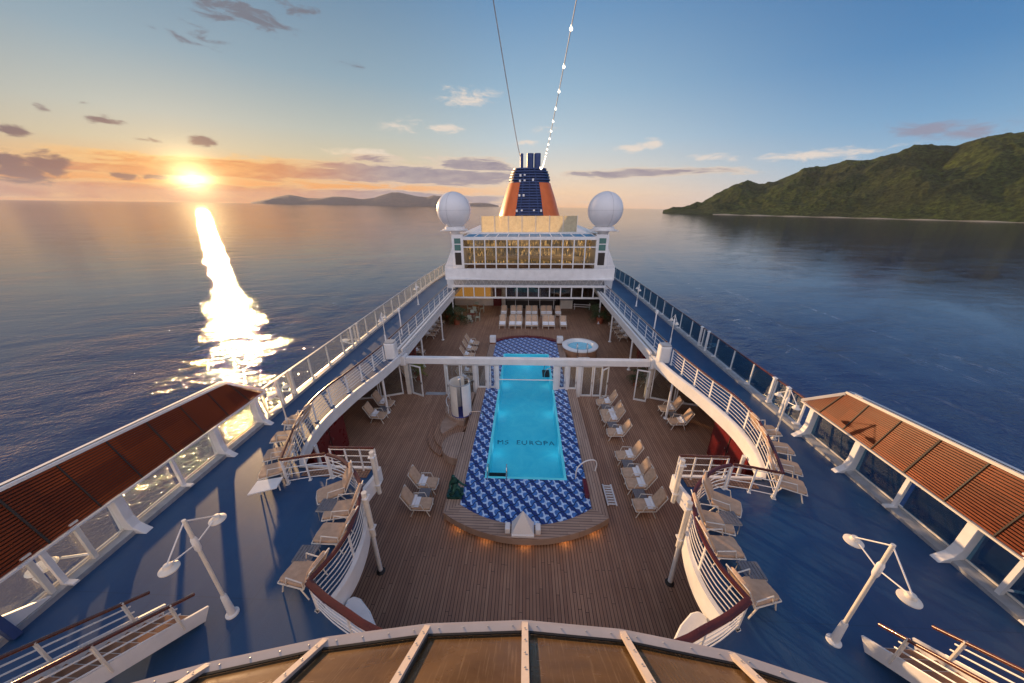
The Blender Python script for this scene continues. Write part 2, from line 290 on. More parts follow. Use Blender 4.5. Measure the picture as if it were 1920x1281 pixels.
def sea_mat():
    m=bpy.data.materials.new('sea_water'); m.use_nodes=True; t=NT(m.node_tree); p=t.n['Principled BSDF']; o=t.pos()
    x,y,z=t.sep(o)
    dist=t.vm('LENGTH',o)
    # swell, chop and ripples; the crests run roughly across the sun's direction
    a=math.radians(28); u=t.m('ADD',t.m('MULTIPLY',x,math.cos(a)),t.m('MULTIPLY',y,math.sin(a))); v=t.m('SUBTRACT',t.m('MULTIPLY',y,math.cos(a)),t.m('MULTIPLY',x,math.sin(a)))
    nv=t.comb(t.m('MULTIPLY',u,.45),v,0.)
    n1=t.noise(nv,.09,3,.5,.6); n2=t.noise(nv,.42,4,.6,.5); n3=t.noise(o,1.9,3,.6,.3)
    patch=t.noise(t.comb(t.m('MULTIPLY',x,.35),y,0.),.012,4,.6,.8)
    # bow wave / wake ridges parting from the hull on both sides
    ax=t.m('ABSOLUTE',x); q=t.m('SUBTRACT',ax,t.m('ADD',40,t.m('MULTIPLY',y,.17)))
    ridge=t.m('MULTIPLY',t.m('SINE',t.m('MULTIPLY',t.m('ADD',q,t.m('MULTIPLY',n1,9)),.55)),t.m('EXPONENT',t.m('MULTIPLY',t.m('POWER',t.m('DIVIDE',q,16),2.),-1)))
    ridge=t.m('MULTIPLY',ridge,t.mr(y,-40,20,0,1))
    h=t.m('ADD',t.m('MULTIPLY',n1,2.2),t.m('ADD',t.m('MULTIPLY',n2,t.mr(patch,.3,.7,.55,1.2)),t.m('ADD',t.m('MULTIPLY',n3,.40),t.m('MULTIPLY',t.noise(o,6.5,2,.5),t.mr(dist,40,220,.07,0)))))
    h=t.m('ADD',h,t.m('MULTIPLY',ridge,.45)); wk=t.noise(t.comb(t.m('MULTIPLY',x,.5),t.m('MULTIPLY',y,1.1),2.),.05,5,.62,1.4); h=t.m('ADD',h,t.m('MULTIPLY',wk,2.2))
    b=t.n.new('ShaderNodeBump'); t.l.new(t.m('MULTIPLY',t.m('MULTIPLY',t.m('POWER',t.mr(dist,40,140,1.4,.40),1.5),t.mr(t.noise(nv,.045,7,.75,1.2),.36,.62,.25,1.15)),1.),b.inputs['Strength']); b.inputs['Distance'].default_value=.27
    t.l.new(h,b.inputs['Height'])
    foam=t.m('MULTIPLY',t.m('MULTIPLY',t.mr(t.noise(nv,.5,6,.7,.6),.60,.72,0,1),t.m('EXPONENT',t.m('MULTIPLY',t.m('POWER',t.m('DIVIDE',q,3.0),2.),-1))),t.mr(t.noise(o,.06,2),.46,.58,0,.8))
    stk=t.noise(t.comb(t.m('MULTIPLY',x,.30),t.m('MULTIPLY',y,.022),5.),1.,5,.62,1.0); near=t.mr(t.m('ABSOLUTE',t.m('SUBTRACT',ax,70)),15,75,1,0)
    foam=t.m('ADD',foam,t.m('MULTIPLY',t.m('MULTIPLY',t.mr(stk,.56,.70,0,.22),near),t.mr(n2,.45,.62)),clamp=True)
    c=t.mix(foam,t.mix(patch,(.009,.018,.080),(.045,.062,.15)),(.55,.58,.62)); t.n.remove(p)
    gs=t.n.new('ShaderNodeBsdfGlossy'); gs.distribution='BECKMANN'; t.l.new(t.mr(dist,40,1500,.04,.10),gs.inputs['Roughness']); t.l.new(b.outputs[0],gs.inputs['Normal'])
    df=t.n.new('ShaderNodeBsdfDiffuse'); t.l.new(c,df.inputs[0]); fr=t.n.new('ShaderNodeFresnel'); fr.inputs[0].default_value=1.75; t.l.new(b.outputs[0],fr.inputs['Normal'])
    mx=t.n.new('ShaderNodeMixShader'); t.l.new(fr.outputs[0],mx.inputs[0]); t.l.new(df.outputs[0],mx.inputs[1]); t.l.new(gs.outputs[0],mx.inputs[2]); t.l.new(mx.outputs[0],t.n['Material Output'].inputs[0]); return m
seam=sea_mat()
# ------------------------------------------------------------ mesh helpers
def catmull(P,n=6):
    P=[Vector(p) for p in P]; out=[]
    for i in range(len(P)-1):
        a=P[max(i-1,0)];b=P[i];c=P[i+1];d=P[min(i+2,len(P)-1)]
        for k in range(n):
            t=k/n; out.append(.5*((2*b)+(c-a)*t+(2*a-5*b+4*c-d)*t*t+(3*b-a-3*c+d)*t**3))
    out.append(P[-1]); return out
class MB:
    def __init__(s): s.v=[]; s.f=[]
    def add(s,V,Fc):
        k=len(s.v); s.v+=[Vector(p) for p in V]; s.f+=[tuple(i+k for i in f) for f in Fc]; return s
    def box(s,c,d,rz=0,rx=0,ry=0):
        R=Matrix.Rotation(rz,3,'Z')@Matrix.Rotation(ry,3,'Y')@Matrix.Rotation(rx,3,'X'); c=Vector(c)
        V=[c+R@Vector((x*d[0]/2,y*d[1]/2,z*d[2]/2)) for x in(-1,1) for y in(-1,1) for z in(-1,1)]
        return s.add(V,[(0,1,3,2),(4,6,7,5),(0,4,5,1),(2,3,7,6),(0,2,6,4),(1,5,7,3)])
    def bx(s,x0,x1,y0,y1,z0,z1): return s.box(((x0+x1)/2,(y0+y1)/2,(z0+z1)/2),(abs(x1-x0),abs(y1-y0),abs(z1-z0)))
    def rbox(s,c,d,r,rz=0,rx=0,ry=0,n=3):   # box with rounded plan corners
        R=Matrix.Rotation(rz,3,'Z')@Matrix.Rotation(ry,3,'Y')@Matrix.Rotation(rx,3,'X'); c=Vector(c); P=[]
        for (sx,sy,a0) in((1,1,0),(-1,1,90),(-1,-1,180),(1,-1,270)):
            for k in range(n+1):
                a=math.radians(a0+90*k/n); P.append((sx*(d[0]/2-r)+r*math.cos(a),sy*(d[1]/2-r)+r*math.sin(a)))
        V=[c+R@Vector((x,y,z)) for z in(-d[2]/2,d[2]/2) for x,y in P]; m=len(P)
        return s.add(V,[tuple(range(m-1,-1,-1)),tuple(range(m,2*m))]+[(i,(i+1)%m,m+(i+1)%m,m+i) for i in range(m)])
    def tube(s,P,r,n=8,cap=True):
        P=[Vector(p) for p in P]; rr=r if isinstance(r,(list,tuple)) else [r]*len(P); k=len(s.v); px=None
        for i,p in enumerate(P):
            t=(P[min(i+1,len(P)-1)]-P[max(i-1,0)]).normalized()
            if px is None: px=t.orthogonal().normalized()
            px=(px-t*px.dot(t)).normalized(); py=t.cross(px)
            s.v+=[p+(px*math.cos(2*PI*j/n)+py*math.sin(2*PI*j/n))*rr[i] for j in range(n)]
        for i in range(len(P)-1):
            for j in range(n): s.f.append((k+i*n+j,k+i*n+(j+1)%n,k+(i+1)*n+(j+1)%n,k+(i+1)*n+j))
        if cap: s.f.append(tuple(k+j for j in range(n-1,-1,-1))); s.f.append(tuple(k+(len(P)-1)*n+j for j in range(n)))
        return s
    def beam(s,p,q,w,h):    # rectangular bar from p to q; w sideways, h upwards
        p=Vector(p);q=Vector(q);t=(q-p).normalized(); u=Vector((0,0,1)) if abs(t.z)<.95 else Vector((0,1,0))
        a=t.cross(u).normalized()*w/2; b=a.cross(t).normalized()*h/2
        V=[p-a-b,p+a-b,p+a+b,p-a+b,q-a-b,q+a-b,q+a+b,q-a+b]
        return s.add(V,[(3,2,1,0),(4,5,6,7),(0,1,5,4),(1,2,6,5),(2,3,7,6),(3,0,4,7)])
    def sweep(s,P,prof,closed=False):  # prof = [(side,up)...], closed profile swept along a horizontal polyline
        P=[Vector(p) for p in P]; n=len(P); m=len(prof); k=len(s.v)
        for i in range(n):
            a=P[i-1] if (i>0 or closed) else None; b=P[(i+1)%n] if (i<n-1 or closed) else None
            d1=(P[i]-a) if a is not None else None; d2=(b-P[i]) if b is not None else None
            if d1 is None: d1=d2
            if d2 is None: d2=d1
            d1=Vector((d1.x,d1.y,0)).normalized(); d2=Vector((d2.x,d2.y,0)).normalized()
            n1=Vector((d1.y,-d1.x,0)); n2=Vector((d2.y,-d2.x,0)); nn=(n1+n2)
            nn=nn.normalized() if nn.length>1e-6 else n1; sc=1/max(.45,nn.dot(n1))
            s.v+=[P[i]+nn*sc*x+Vector((0,0,z)) for x,z in prof]
        R=n if closed else n-1
        for i in range(R):
            for j in range(m):
                s.f.append((k+i*m+j,k+((i+1)%n)*m+j,k+((i+1)%n)*m+(j+1)%m,k+i*m+(j+1)%m))
        if not closed: s.f.append(tuple(k+j for j in range(m-1,-1,-1))); s.f.append(tuple(k+(n-1)*m+j for j in range(m)))
        return s
    def lathe(s,prof,c,n=24,rx=0,ry=0,rz=0,cap=True):
        R=Matrix.Rotation(rz,3,'Z')@Matrix.Rotation(ry,3,'Y')@Matrix.Rotation(rx,3,'X'); c=Vector(c); k=len(s.v)
        for r,z in prof: s.v+=[c+R@Vector((r*math.cos(2*PI*j/n),r*math.sin(2*PI*j/n),z)) for j in range(n)]
        for i in range(len(prof)-1):
            for j in range(n): s.f.append((k+i*n+j,k+i*n+(j+1)%n,k+(i+1)*n+(j+1)%n,k+(i+1)*n+j))
        if cap and prof[0][0]>1e-4: s.f.append(tuple(k+j for j in range(n-1,-1,-1)))
        if cap and prof[-1][0]>1e-4: s.f.append(tuple(k+(len(prof)-1)*n+j for j in range(n)))
        return s
    def prism(s,P,z0,z1):
        m=len(P); V=[(p[0],p[1],z0) for p in P]+[(p[0],p[1],z1) for p in P]
        A=sum(P[i][0]*P[(i+1)%m][1]-P[(i+1)%m][0]*P[i][1] for i in range(m))
        idx=list(range(m)); 
        if A<0: V=[(p[0],p[1],z0) for p in P[::-1]]+[(p[0],p[1],z1) for p in P[::-1]]
        return s.add(V,[tuple(range(m-1,-1,-1)),tuple(range(m,2*m))]+[(i,(i+1)%m,m+(i+1)%m,m+i) for i in range(m)])
    def build(s,name,mt,parent=None,smooth=False,bevel=0):
        o0=Vector((0,0,0)); q=parent
        while q is not None: o0=o0+q.location; q=q.parent
        me=bpy.data.meshes.new(name); me.from_pydata([p-o0 for p in s.v],[],s.f)
        import bmesh
        bm=bmesh.new(); bm.from_mesh(me); bmesh.ops.recalc_face_normals(bm,faces=bm.faces)
        if bevel: bmesh.ops.bevel(bm,geom=[e for e in bm.edges if len(e.link_faces)==2 and e.calc_face_angle(0)>.5],offset=bevel,segments=1,affect='EDGES',clamp_overlap=True)
        bm.to_mesh(me); bm.free(); me.materials.append(mt)
        if smooth:
            me.polygons.foreach_set('use_smooth',[True]*len(me.polygons))
            try: me.set_sharp_from_angle(angle=math.radians(40))
            except Exception: pass
        o=bpy.data.objects.new(name,me); COL.objects.link(o); o.parent=parent; return o
def tag(o,label=None,cat=None,group=None,kind=None):
    if label: o['label']=label
    if cat: o['category']=cat
    if group: o['group']=group
    if kind: o['kind']=kind
    return o
def thing(name,loc,label,cat,group=None):
    o=bpy.data.objects.new(name,None); o.location=loc; COL.objects.link(o); o.empty_display_size=.2
    return tag(o,label,cat,group)
def copy_tree(o,parent=None):
    c=o.copy(); COL.objects.link(c); c.parent=parent
    for ch in list(o.children): copy_tree(ch,c)
    return c
def struct(name,mb,mt,smooth=False):
    o=mb.build(name,mt,smooth=smooth); o['kind']='structure'
    if name in('sea','pool_water','beach','hills','distant_mountains') and o.data.polygons[len(o.data.polygons)//2].normal.z<0: o.data.flip_normals()
    return o
ZB=2.8   # level of the blue deck
def mir(P,s): return [Vector((p[0]*s,p[1],p[2] if len(p)>2 else 0)) for p in P]
SIDE={-1:'left',1:'right'}
def GYp(u,v,Y):
    d=ray(u,v); return Vector((0,0,H))+d*(Y/d.y)
# ============================================================ sea, hills, hull, decks
def build_sea():
    ex=SEAN.cross(Vector((0,1,0))).normalized()*-1; ex=Vector((0,1,0)).cross(SEAN).normalized(); ey=SEAN.cross(ex).normalized()
    R=[40,90,160,260,420,700,1200,2200,4500,9000,19000]; n=48; mb=MB(); c=Vector((0,0,SEAZ)); V=[c]; Fc=[]
    for r in R:
        for j in range(n): V.append(c+(ex*math.cos(2*PI*j/n)+ey*math.sin(2*PI*j/n))*r)
    for j in range(n): Fc.append((0,1+j,1+(j+1)%n))
    for i in range(len(R)-1):
        for j in range(n): Fc.append((1+i*n+j,1+(i+1)*n+j,1+(i+1)*n+(j+1)%n,1+i*n+(j+1)%n))
    struct('sea',mb.add(V,Fc),seam)
build_sea()
def seaframe(az,dist,h):   # a point at a bearing (deg) and distance, h above the sea surface
    a=math.radians(az); x,y=math.sin(a)*dist,math.cos(a)*dist
    z=SEAZ-(SEAN.x*x+SEAN.y*y)/SEAN.z; return Vector((x,y,z+h))
from mathutils import noise as mn
def hill_mat(name,c1,c2,c3,sc):
    m=bpy.data.materials.new(name); m.use_nodes=True; t=NT(m.node_tree); p=t.n['Principled BSDF']; o=t.pos()
    n=t.noise(o,sc,8,.72,.3); n2=t.noise(o,sc*4,4,.75); n3=t.noise(o,sc*.18,3,.5)
    c=t.mix(t.mr(n,.35,.65),c1,c2); c=t.mix(t.mr(n3,.48,.68,0,.8),c,c3); c=t.mix(t.mr(n2,.38,.58,.85,0),c,tuple(k*.25 for k in c1)); t.l.new(c,p.inputs[0]); p.inputs['Roughness'].default_value=.9
    p.inputs['Specular IOR Level'].default_value=.1
    b=t.n.new('ShaderNodeBump'); b.inputs['Strength'].default_value=1; b.inputs['Distance'].default_value=14; t.l.new(t.m('ADD',n,t.m('MULTIPLY',n2,.6)),b.inputs['Height']); t.l.new(b.outputs[0],p.inputs['Normal']); return m
def azp(u,v): q=ray(u,v).normalized(); return math.degrees(math.atan2(q.x,q.y)), math.degrees(math.asin(q.dot(SEAN)))
def hills(name,prof,dist,depth,mt,na,nd,amp,shore=None,nsc=.004,rows=None):
    P=[azp(u,v) for u,v in prof]; mb=MB(); V=[];Fc=[]
    a0,a1=P[0][0],P[-1][0]
    if amp==50: P=[(q0,q1*.82) for q0,q1 in P]
    for i in range(na+1):
        a=a0+(a1-a0)*i/na
        for k in range(len(P)-1):
            if P[k][0]<=a<=P[k+1][0]+1e-6: f=(a-P[k][0])/(P[k+1][0]-P[k][0]); el=P[k][1]*(1-f)+P[k+1][1]*f; break
        for j in range(nd+1):
            t=j/nd; D=(dist(a) if callable(dist) else dist)+depth*t
            crest=(D)*math.tan(math.radians(max(el,0)))+25*min(1,max(0,el)/1.6)
            crest*= math.sin(min(1,t*1.25)*PI/2)**1.05
            p=seaframe(a,D,0); q=Vector((p.x,p.y,0))*nsc
            nz=mn.fractal(q,1.,2.,6)
            rid=1-abs(mn.noise(q*.9+Vector((5,2,1))))*2
            h=crest+ (mn.noise(Vector((p.x,p.y,0))*.035)*5+mn.noise(Vector((p.x,p.y,3))*.09)*2.5)*(1 if dist is not None and amp==34 else 0)*min(1,crest/60)+(nz*amp+ (rid-.6)*amp*1.1)*math.sin(PI*min(1,t*1.02))*min(1,crest/(amp*1.5)) -6*(t==0)
            if el<.05: h=min(h,2)
            V.append(Vector((p.x,p.y,p.z+h)))
    for i in range(na):
        for j in range(nd):
            k=i*(nd+1)+j; Fc.append((k,k+nd+1,k+nd+2,k+1))
    return struct(name,mb.add(V,Fc),mt,True)
forest=hill_mat('forest_hillside',(.020,.038,.010),(.075,.105,.022),(.034,.046,.018),.02)
farrock=hill_mat('distant_slopes',(.09,.055,.05),(.12,.075,.065),(.09,.06,.055),.002)  # reddish brown paints backlit evening haze into the slope colour
hills('hills',[(1244,389),(1262,384),(1290,383),(1318,380),(1345,368),(1376,350),(1400,343),(1440,346),(1480,330),(1505,318),(1540,315),(1575,306),(1625,303),(1680,290),(1712,278),(1745,272),(1790,274),(1815,266),(1860,262),(1900,259),(1960,250),(2100,240),(2400,235),(3000,260)],lambda a:2100-9*max(0,a-28),900,forest,760,70,34,nsc=.0055)
hills('distant_mountains',[(470,378),(500,371),(520,365),(540,361),(552,363),(575,368),(600,369),(622,365),(650,367),(680,371),(700,369),(715,363),(733,357),(748,356),(762,360),(780,364),(800,366),(812,362),(826,364),(840,371),(860,378),(880,379),(900,378),(915,379),(935,384)],lambda a:14000,2600,farrock,300,12,50,nsc=.0006)
# beach strip under the hills
b=MB(); V=[];N=240
for i in range(N+1):
    a=27.0+i*.317
    for j,(dd,h) in enumerate(((-8+10*mn.noise(Vector((a*.9,1,0))),.2),(4,2),(40,6))):
        p=seaframe(a,2100-9*max(0,a-28)+dd+8*math.sin(a*1.7),h); V.append(p)
Fc=[(i*3+j,(i+1)*3+j,(i+1)*3+j+1,i*3+j+1) for i in range(N) for j in range(2)]
struct('beach',b.add(V,Fc),mat('pale_sand',(.30,.27,.21),.9,var=.2,vscale=.02))
# deck edge of the big opening, right-hand half, far to near
EDGE=[(7.45,33.6),(7.55,26),(7.62,18.6)]+[tuple(p[:2]) for p in catmull([(7.72,17.6,0),(7.95,16,0),(8.32,14.2,0),(8.52,12.7,0),(8.6,11.5,0),(8.48,10.4,0),(8.2,9.4,0),(7.85,8.85,0)],4)]
LAND=[(5.0,8.85),(5.0,8.35)]
BAY=[tuple(p[:2]) for p in catmull([(5.1,7.85,0),(4.8,7.3,0),(4.5,6.7,0),(4.33,6.1,0),(4.26,5.5,0),(4.3,5.0,0),(4.44,4.52,0)],4)]
FRONT=[tuple(p[:2]) for p in catmull([(4.44,4.52,0),(3.95,4.3,0),(3.3,4.0,0),(2.75,3.82,0),(1.5,3.5,0),(0,3.4,0)],3)][1:]
FULL=EDGE+LAND+BAY+FRONT
outerR=[(11.2,-6),(11.2,38),(10.6,46),(9.5,52)]
poly=[(-9.5,52),(-10.6,46),(-11.2,38),(-11.2,-6)]+outerR+[(7.45,52)]+FULL+[(-x,y) for x,y in FULL[::-1][1:]]+[(-7.45,52)]
struct('blue_deck',MB().prism(poly,2.786,ZB),bluedeck)
struct('deck_underside',MB().prism([(x*.999,y) for x,y in poly],2.42,2.782),white)
PX0,PX1,PY0,PY1=-1.58,1.72,11.0,23.65
wd=MB()
for r in ((-11,PX0-.3,-6,39),(PX1+.3,11,-6,39),(PX0-.3,PX1+.3,-6,PY0-.3),(PX0-.3,PX1+.3,PY1+.3,39)): wd.bx(*r,-.1,0)
struct('wood_deck',wd,deckwood)
sm=MB()
for y in (7.05,): sm.bx(-4.5,-3.1,y,y+.02,.001,.006); sm.bx(3.2,4.6,y,y+.02,.001,.006)
# hull
hl=thing('ship_hull',(0,0,-15),'white ship hull below the decks','hull')
hb=MB(); hb.bx(-11.28,-11.2,-40,60,-16,2.75); hb.bx(11.2,11.28,-40,60,-16,2.75)
hb.build('hull_side',white,hl)
MB().bx(-11.2,11.2,52,52.1,-16,2.7).build('stern_bulkhead',white,hl)
for s in(-1,1):
    w=tag(MB().bx(10.5*s,10.6*s,-6,38,0,2.41).build('side_wall',woodwall),'brown timber wall under the blue deck on the %s side'%SIDE[s],'wall')
# fascia round the opening
for s in(-1,1):
    f=thing('deck_fascia',(8*s,12,2.3),'white curved fascia edging the %s half of the pool deck opening'%SIDE[s],'fascia')
    P=mir([(x,y,0) for x,y in EDGE],s); k=s
    MB().sweep(P,[(-.02*k,2.30),(-.02*k,2.86),(.03*k,2.90),(.14*k,2.90),(.14*k,2.83),(.05*k,2.83),(.05*k,2.30)] if s<0 else [(.02,2.30),(.02,2.86),(-.03,2.90),(-.14,2.90),(-.14,2.83),(-.05,2.83),(-.05,2.30)]).build('far_bay_fascia',white,f,True)
    P=mir([(x,y,0) for x,y in [(7.85,8.85)]+LAND+BAY],s)
    MB().sweep(P,[(.02*s,2.30),(.02*s,2.88),(-.08*s,2.90),(-.08*s,2.83),(-.04*s,2.83),(-.04*s,2.30)]).build('near_bay_fascia',white,f,True)
    P=mir([(x,y,0) for x,y in [(4.44,4.52)]+FRONT[:]],s)
    MB().sweep(P,[(.02*s,2.30),(.02*s,2.88),(-.08*s,2.90),(-.08*s,2.83),(-.04*s,2.83),(-.04*s,2.30)]).build('front_fascia',white,f,True)
    # rounded white shelf off the near edge
    sp=tag(MB().prism(mir([(3.2,4.05,0),(3.35,4.45,0),(3.6,4.72,0),(3.95,4.98,0),(4.15,5.03,0),(4.27,4.95,0),(4.25,4.6,0),(3.9,4.33,0)],s),2.25,2.42).build('rounded_shelf',white,bevel=.03),'white rounded shelf jutting out at the %s near corner of the opening'%SIDE[s],'shelf')
    # timber treads beside the landing
    tr=MB()
    for i in range(4): tr.bx(5.3*s,7.55*s,8.42+i*.1,8.50+i*.1,ZB+.004,ZB+.03)
    tag(tr.build('timber_threshold',deckwood),'slatted timber threshold behind the landing rail on the %s side'%SIDE[s],'threshold')
# ============================================================ railings
def railing(name,P,z,label,hand=handwood,h=1.0,nb=6,step=1.2,group=None,hw=.13,postw=.06,posts=True,rod=.014,skip_corner=False):
    P=[Vector((p[0],p[1],0)) for p in P]; c=sum(P,Vector())/len(P)
    t=thing(name,(c.x,c.y,z),label,'railing',group)
    MB().sweep([p+Vector((0,0,z+h)) for p in P],[(-hw/2,-.02),(-hw*.3,-.045),(hw*.3,-.045),(hw/2,-.02),(hw*.42,.015),(0,.028),(-hw*.42,.015)]).build('handrail',hand,t,True)
    for i in range(nb):
        zz=z+.12+(h-.22)*i/(nb-1) if nb>1 else z+h/2
        MB().tube([p+Vector((0,0,zz)) for p in P],rod,6).build('rail_bar',white,t,True)
    L=[0]
    for a,b in zip(P,P[1:]): L.append(L[-1]+(b-a).length)
    n=max(1,round(L[-1]/step))
    for i in range(n+1):
        d=L[-1]*i/n
        for k in range(len(P)-1):
            if L[k]<=d<=L[k+1]+1e-6: q=P[k].lerp(P[k+1],(d-L[k])/max(1e-6,L[k+1]-L[k])); tt=(P[k+1]-P[k]).normalized(); break
        rz=math.atan2(tt.y,tt.x)
        MB().box((q.x,q.y,z+h/2-.02),(postw,.03,h-.04),rz).box((q.x,q.y,z+.01),(postw*2,.1,.02),rz).build('post',white,t)
    return t
FARRAIL=[(8.28,17.4),(8.38,16.2)]+[tuple(p[:2]) for p in catmull([(8.38,16.2,0),(8.6,14.2,0),(8.82,12.8,0),(8.86,11.7,0),(8.72,10.7,0),(8.42,9.7,0),(8.06,8.75,0),(7.78,8.08,0)],4)][1:]
NEARRAIL=[tuple(p[:2]) for p in catmull([(6.42,8.38,0),(5.9,8.2,0),(5.35,7.82,0),(4.92,7.4,0),(4.66,7.0,0),(4.44,6.35,0),(4.36,5.75,0),(4.4,5.2,0),(4.5,4.85,0),(4.63,4.49,0)],4)]
FRONTRAIL=[tuple(p[:2]) for p in catmull([(4.63,4.49,0),(4.1,4.2,0),(3.45,3.92,0),(2.9,3.7,0),(1.5,3.3,0),(0,3.2,0)],3)]
for s in(-1,1):
    sd=SIDE[s]
    railing('curved_railing',mir(FARRAIL,s),ZB,'white curved railing with brown handrail round the far %s bay of the opening'%sd,postw=.09,hw=.10)
    railing('curved_railing',mir(NEARRAIL,s),ZB,'white curved railing with brown handrail round the near %s bay of the opening'%sd,postw=.06,hw=.12)
    railing('front_railing',mir(FRONTRAIL,s),ZB,'white railing with thick brown handrail running under the skylight on the %s'%sd,postw=.06,hw=.15)
    railing('landing_railing',mir([(5.02,8.74),(6.55,8.72)],s),ZB,'short straight railing along the stair landing on the %s side'%sd,step=.5,nb=4,hw=.07,postw=.05)
    railing('gate_railing',mir([(6.5,8.4),(7.0,8.3),(7.76,8.08)],s),ZB,'low gate railing between the two %s bays of the opening'%sd,step=.6,nb=4,hw=.08,postw=.05)
    # straight inner rail beside the sliding roof track
    railing('track_railing',mir([(8.28,18.4),(8.15,24),(7.95,33)],s),ZB,'long straight railing beside the roof track on the %s blue deck'%sd,step=1.6,nb=4,hw=.10)
    tk=thing('roof_track',(7.9*s,26,ZB),'white grooved sliding roof track along the %s edge of the far deck'%sd,'roof track')
    for (x0,x1,z0,z1,m_) in ((7.40,7.52,2.95,3.12,white),(7.56,7.66,2.92,3.0,galv),(7.70,7.80,2.95,3.1,white),(7.84,7.9,2.9,2.98,galv)):
        b=MB(); P=[(x1,18.4),(x1-.12,26),(x1-.2,33.5)]
        b.sweep(mir([(p[0],p[1],0) for p in P],s),[(-.0,z0),(-.0,z1),(-(x1-x0)*s*-1 if s<0 else -(x1-x0),z1),(-(x1-x0)*s*-1 if s<0 else -(x1-x0),z0)]).build('track_beam',m_,tk)
    MB().sweep(mir([(7.62,18.4,0),(7.5,26,0),(7.42,33.5,0)],s),[(0,2.82),(0,2.9),(.5*s,2.9),(.5*s,2.82)]).build('track_base',white,tk)
    bx=thing('motor_housing',(7.98*s,17.85,ZB),'tall white rounded motor housing at the end of the %s roof track'%sd,'housing')
    MB().rbox((7.98*s,17.85,ZB+.5),(.62,.62,1.0),.12).build('casing',white,bx,bevel=.03)
    MB().rbox((7.98*s,17.85,ZB+1.04),(.56,.56,.08),.12).build('lid',galv,bx)
# support poles from the wood deck
poles=[]
for s in(-1,1):
    for (x,y) in ((4.72,7.16),(8.02,16.2),(8.35,10.4),(7.6,22.2),(7.45,27.6),(7.4,32.4)):
        t=thing('support_pole',(x*s,y,0),'white pole under the %s blue deck, %s'%(SIDE[s],{4.72:'nearest one under the near bay',8.02:'just in front of the glass partition',8.35:'beside the dark red cabinet in the far bay',7.6:'first one beyond the partition',7.45:'second one beyond the partition',7.4:'farthest one by the palm'}[x]),'pole','poles holding up the blue deck')
        MB().tube([(x*s,y,.02),(x*s,y,2.42)],.07,12).build('shaft',white,t,True); MB().lathe([(.14,0),(.14,.03),(.09,.07),(.09,.1)],(x*s,y,0),14).build('foot',black if x<5 else white,t,True)
for s in(-1,1):
    for (x,y,l,z0,z1) in ((4.92,8.36,'at the landing corner',2.2,3.95),(4.42,6.75,'halfway round the near bay',2.25,3.95)):
        t=thing('hinged_post',(x*s,y,2.2),'thick white post clamped outside the %s near railing, %s'%(SIDE[s],l),'post')
        MB().tube([(x*s,y,z0),(x*s,y,z1)],.075,12).build('tube',cream,t,True); MB().box((x*s,y,z1-.18),(.2,.2,.04)).box((x*s,y,2.6),(.2,.2,.04)).build('clamp',white,t)
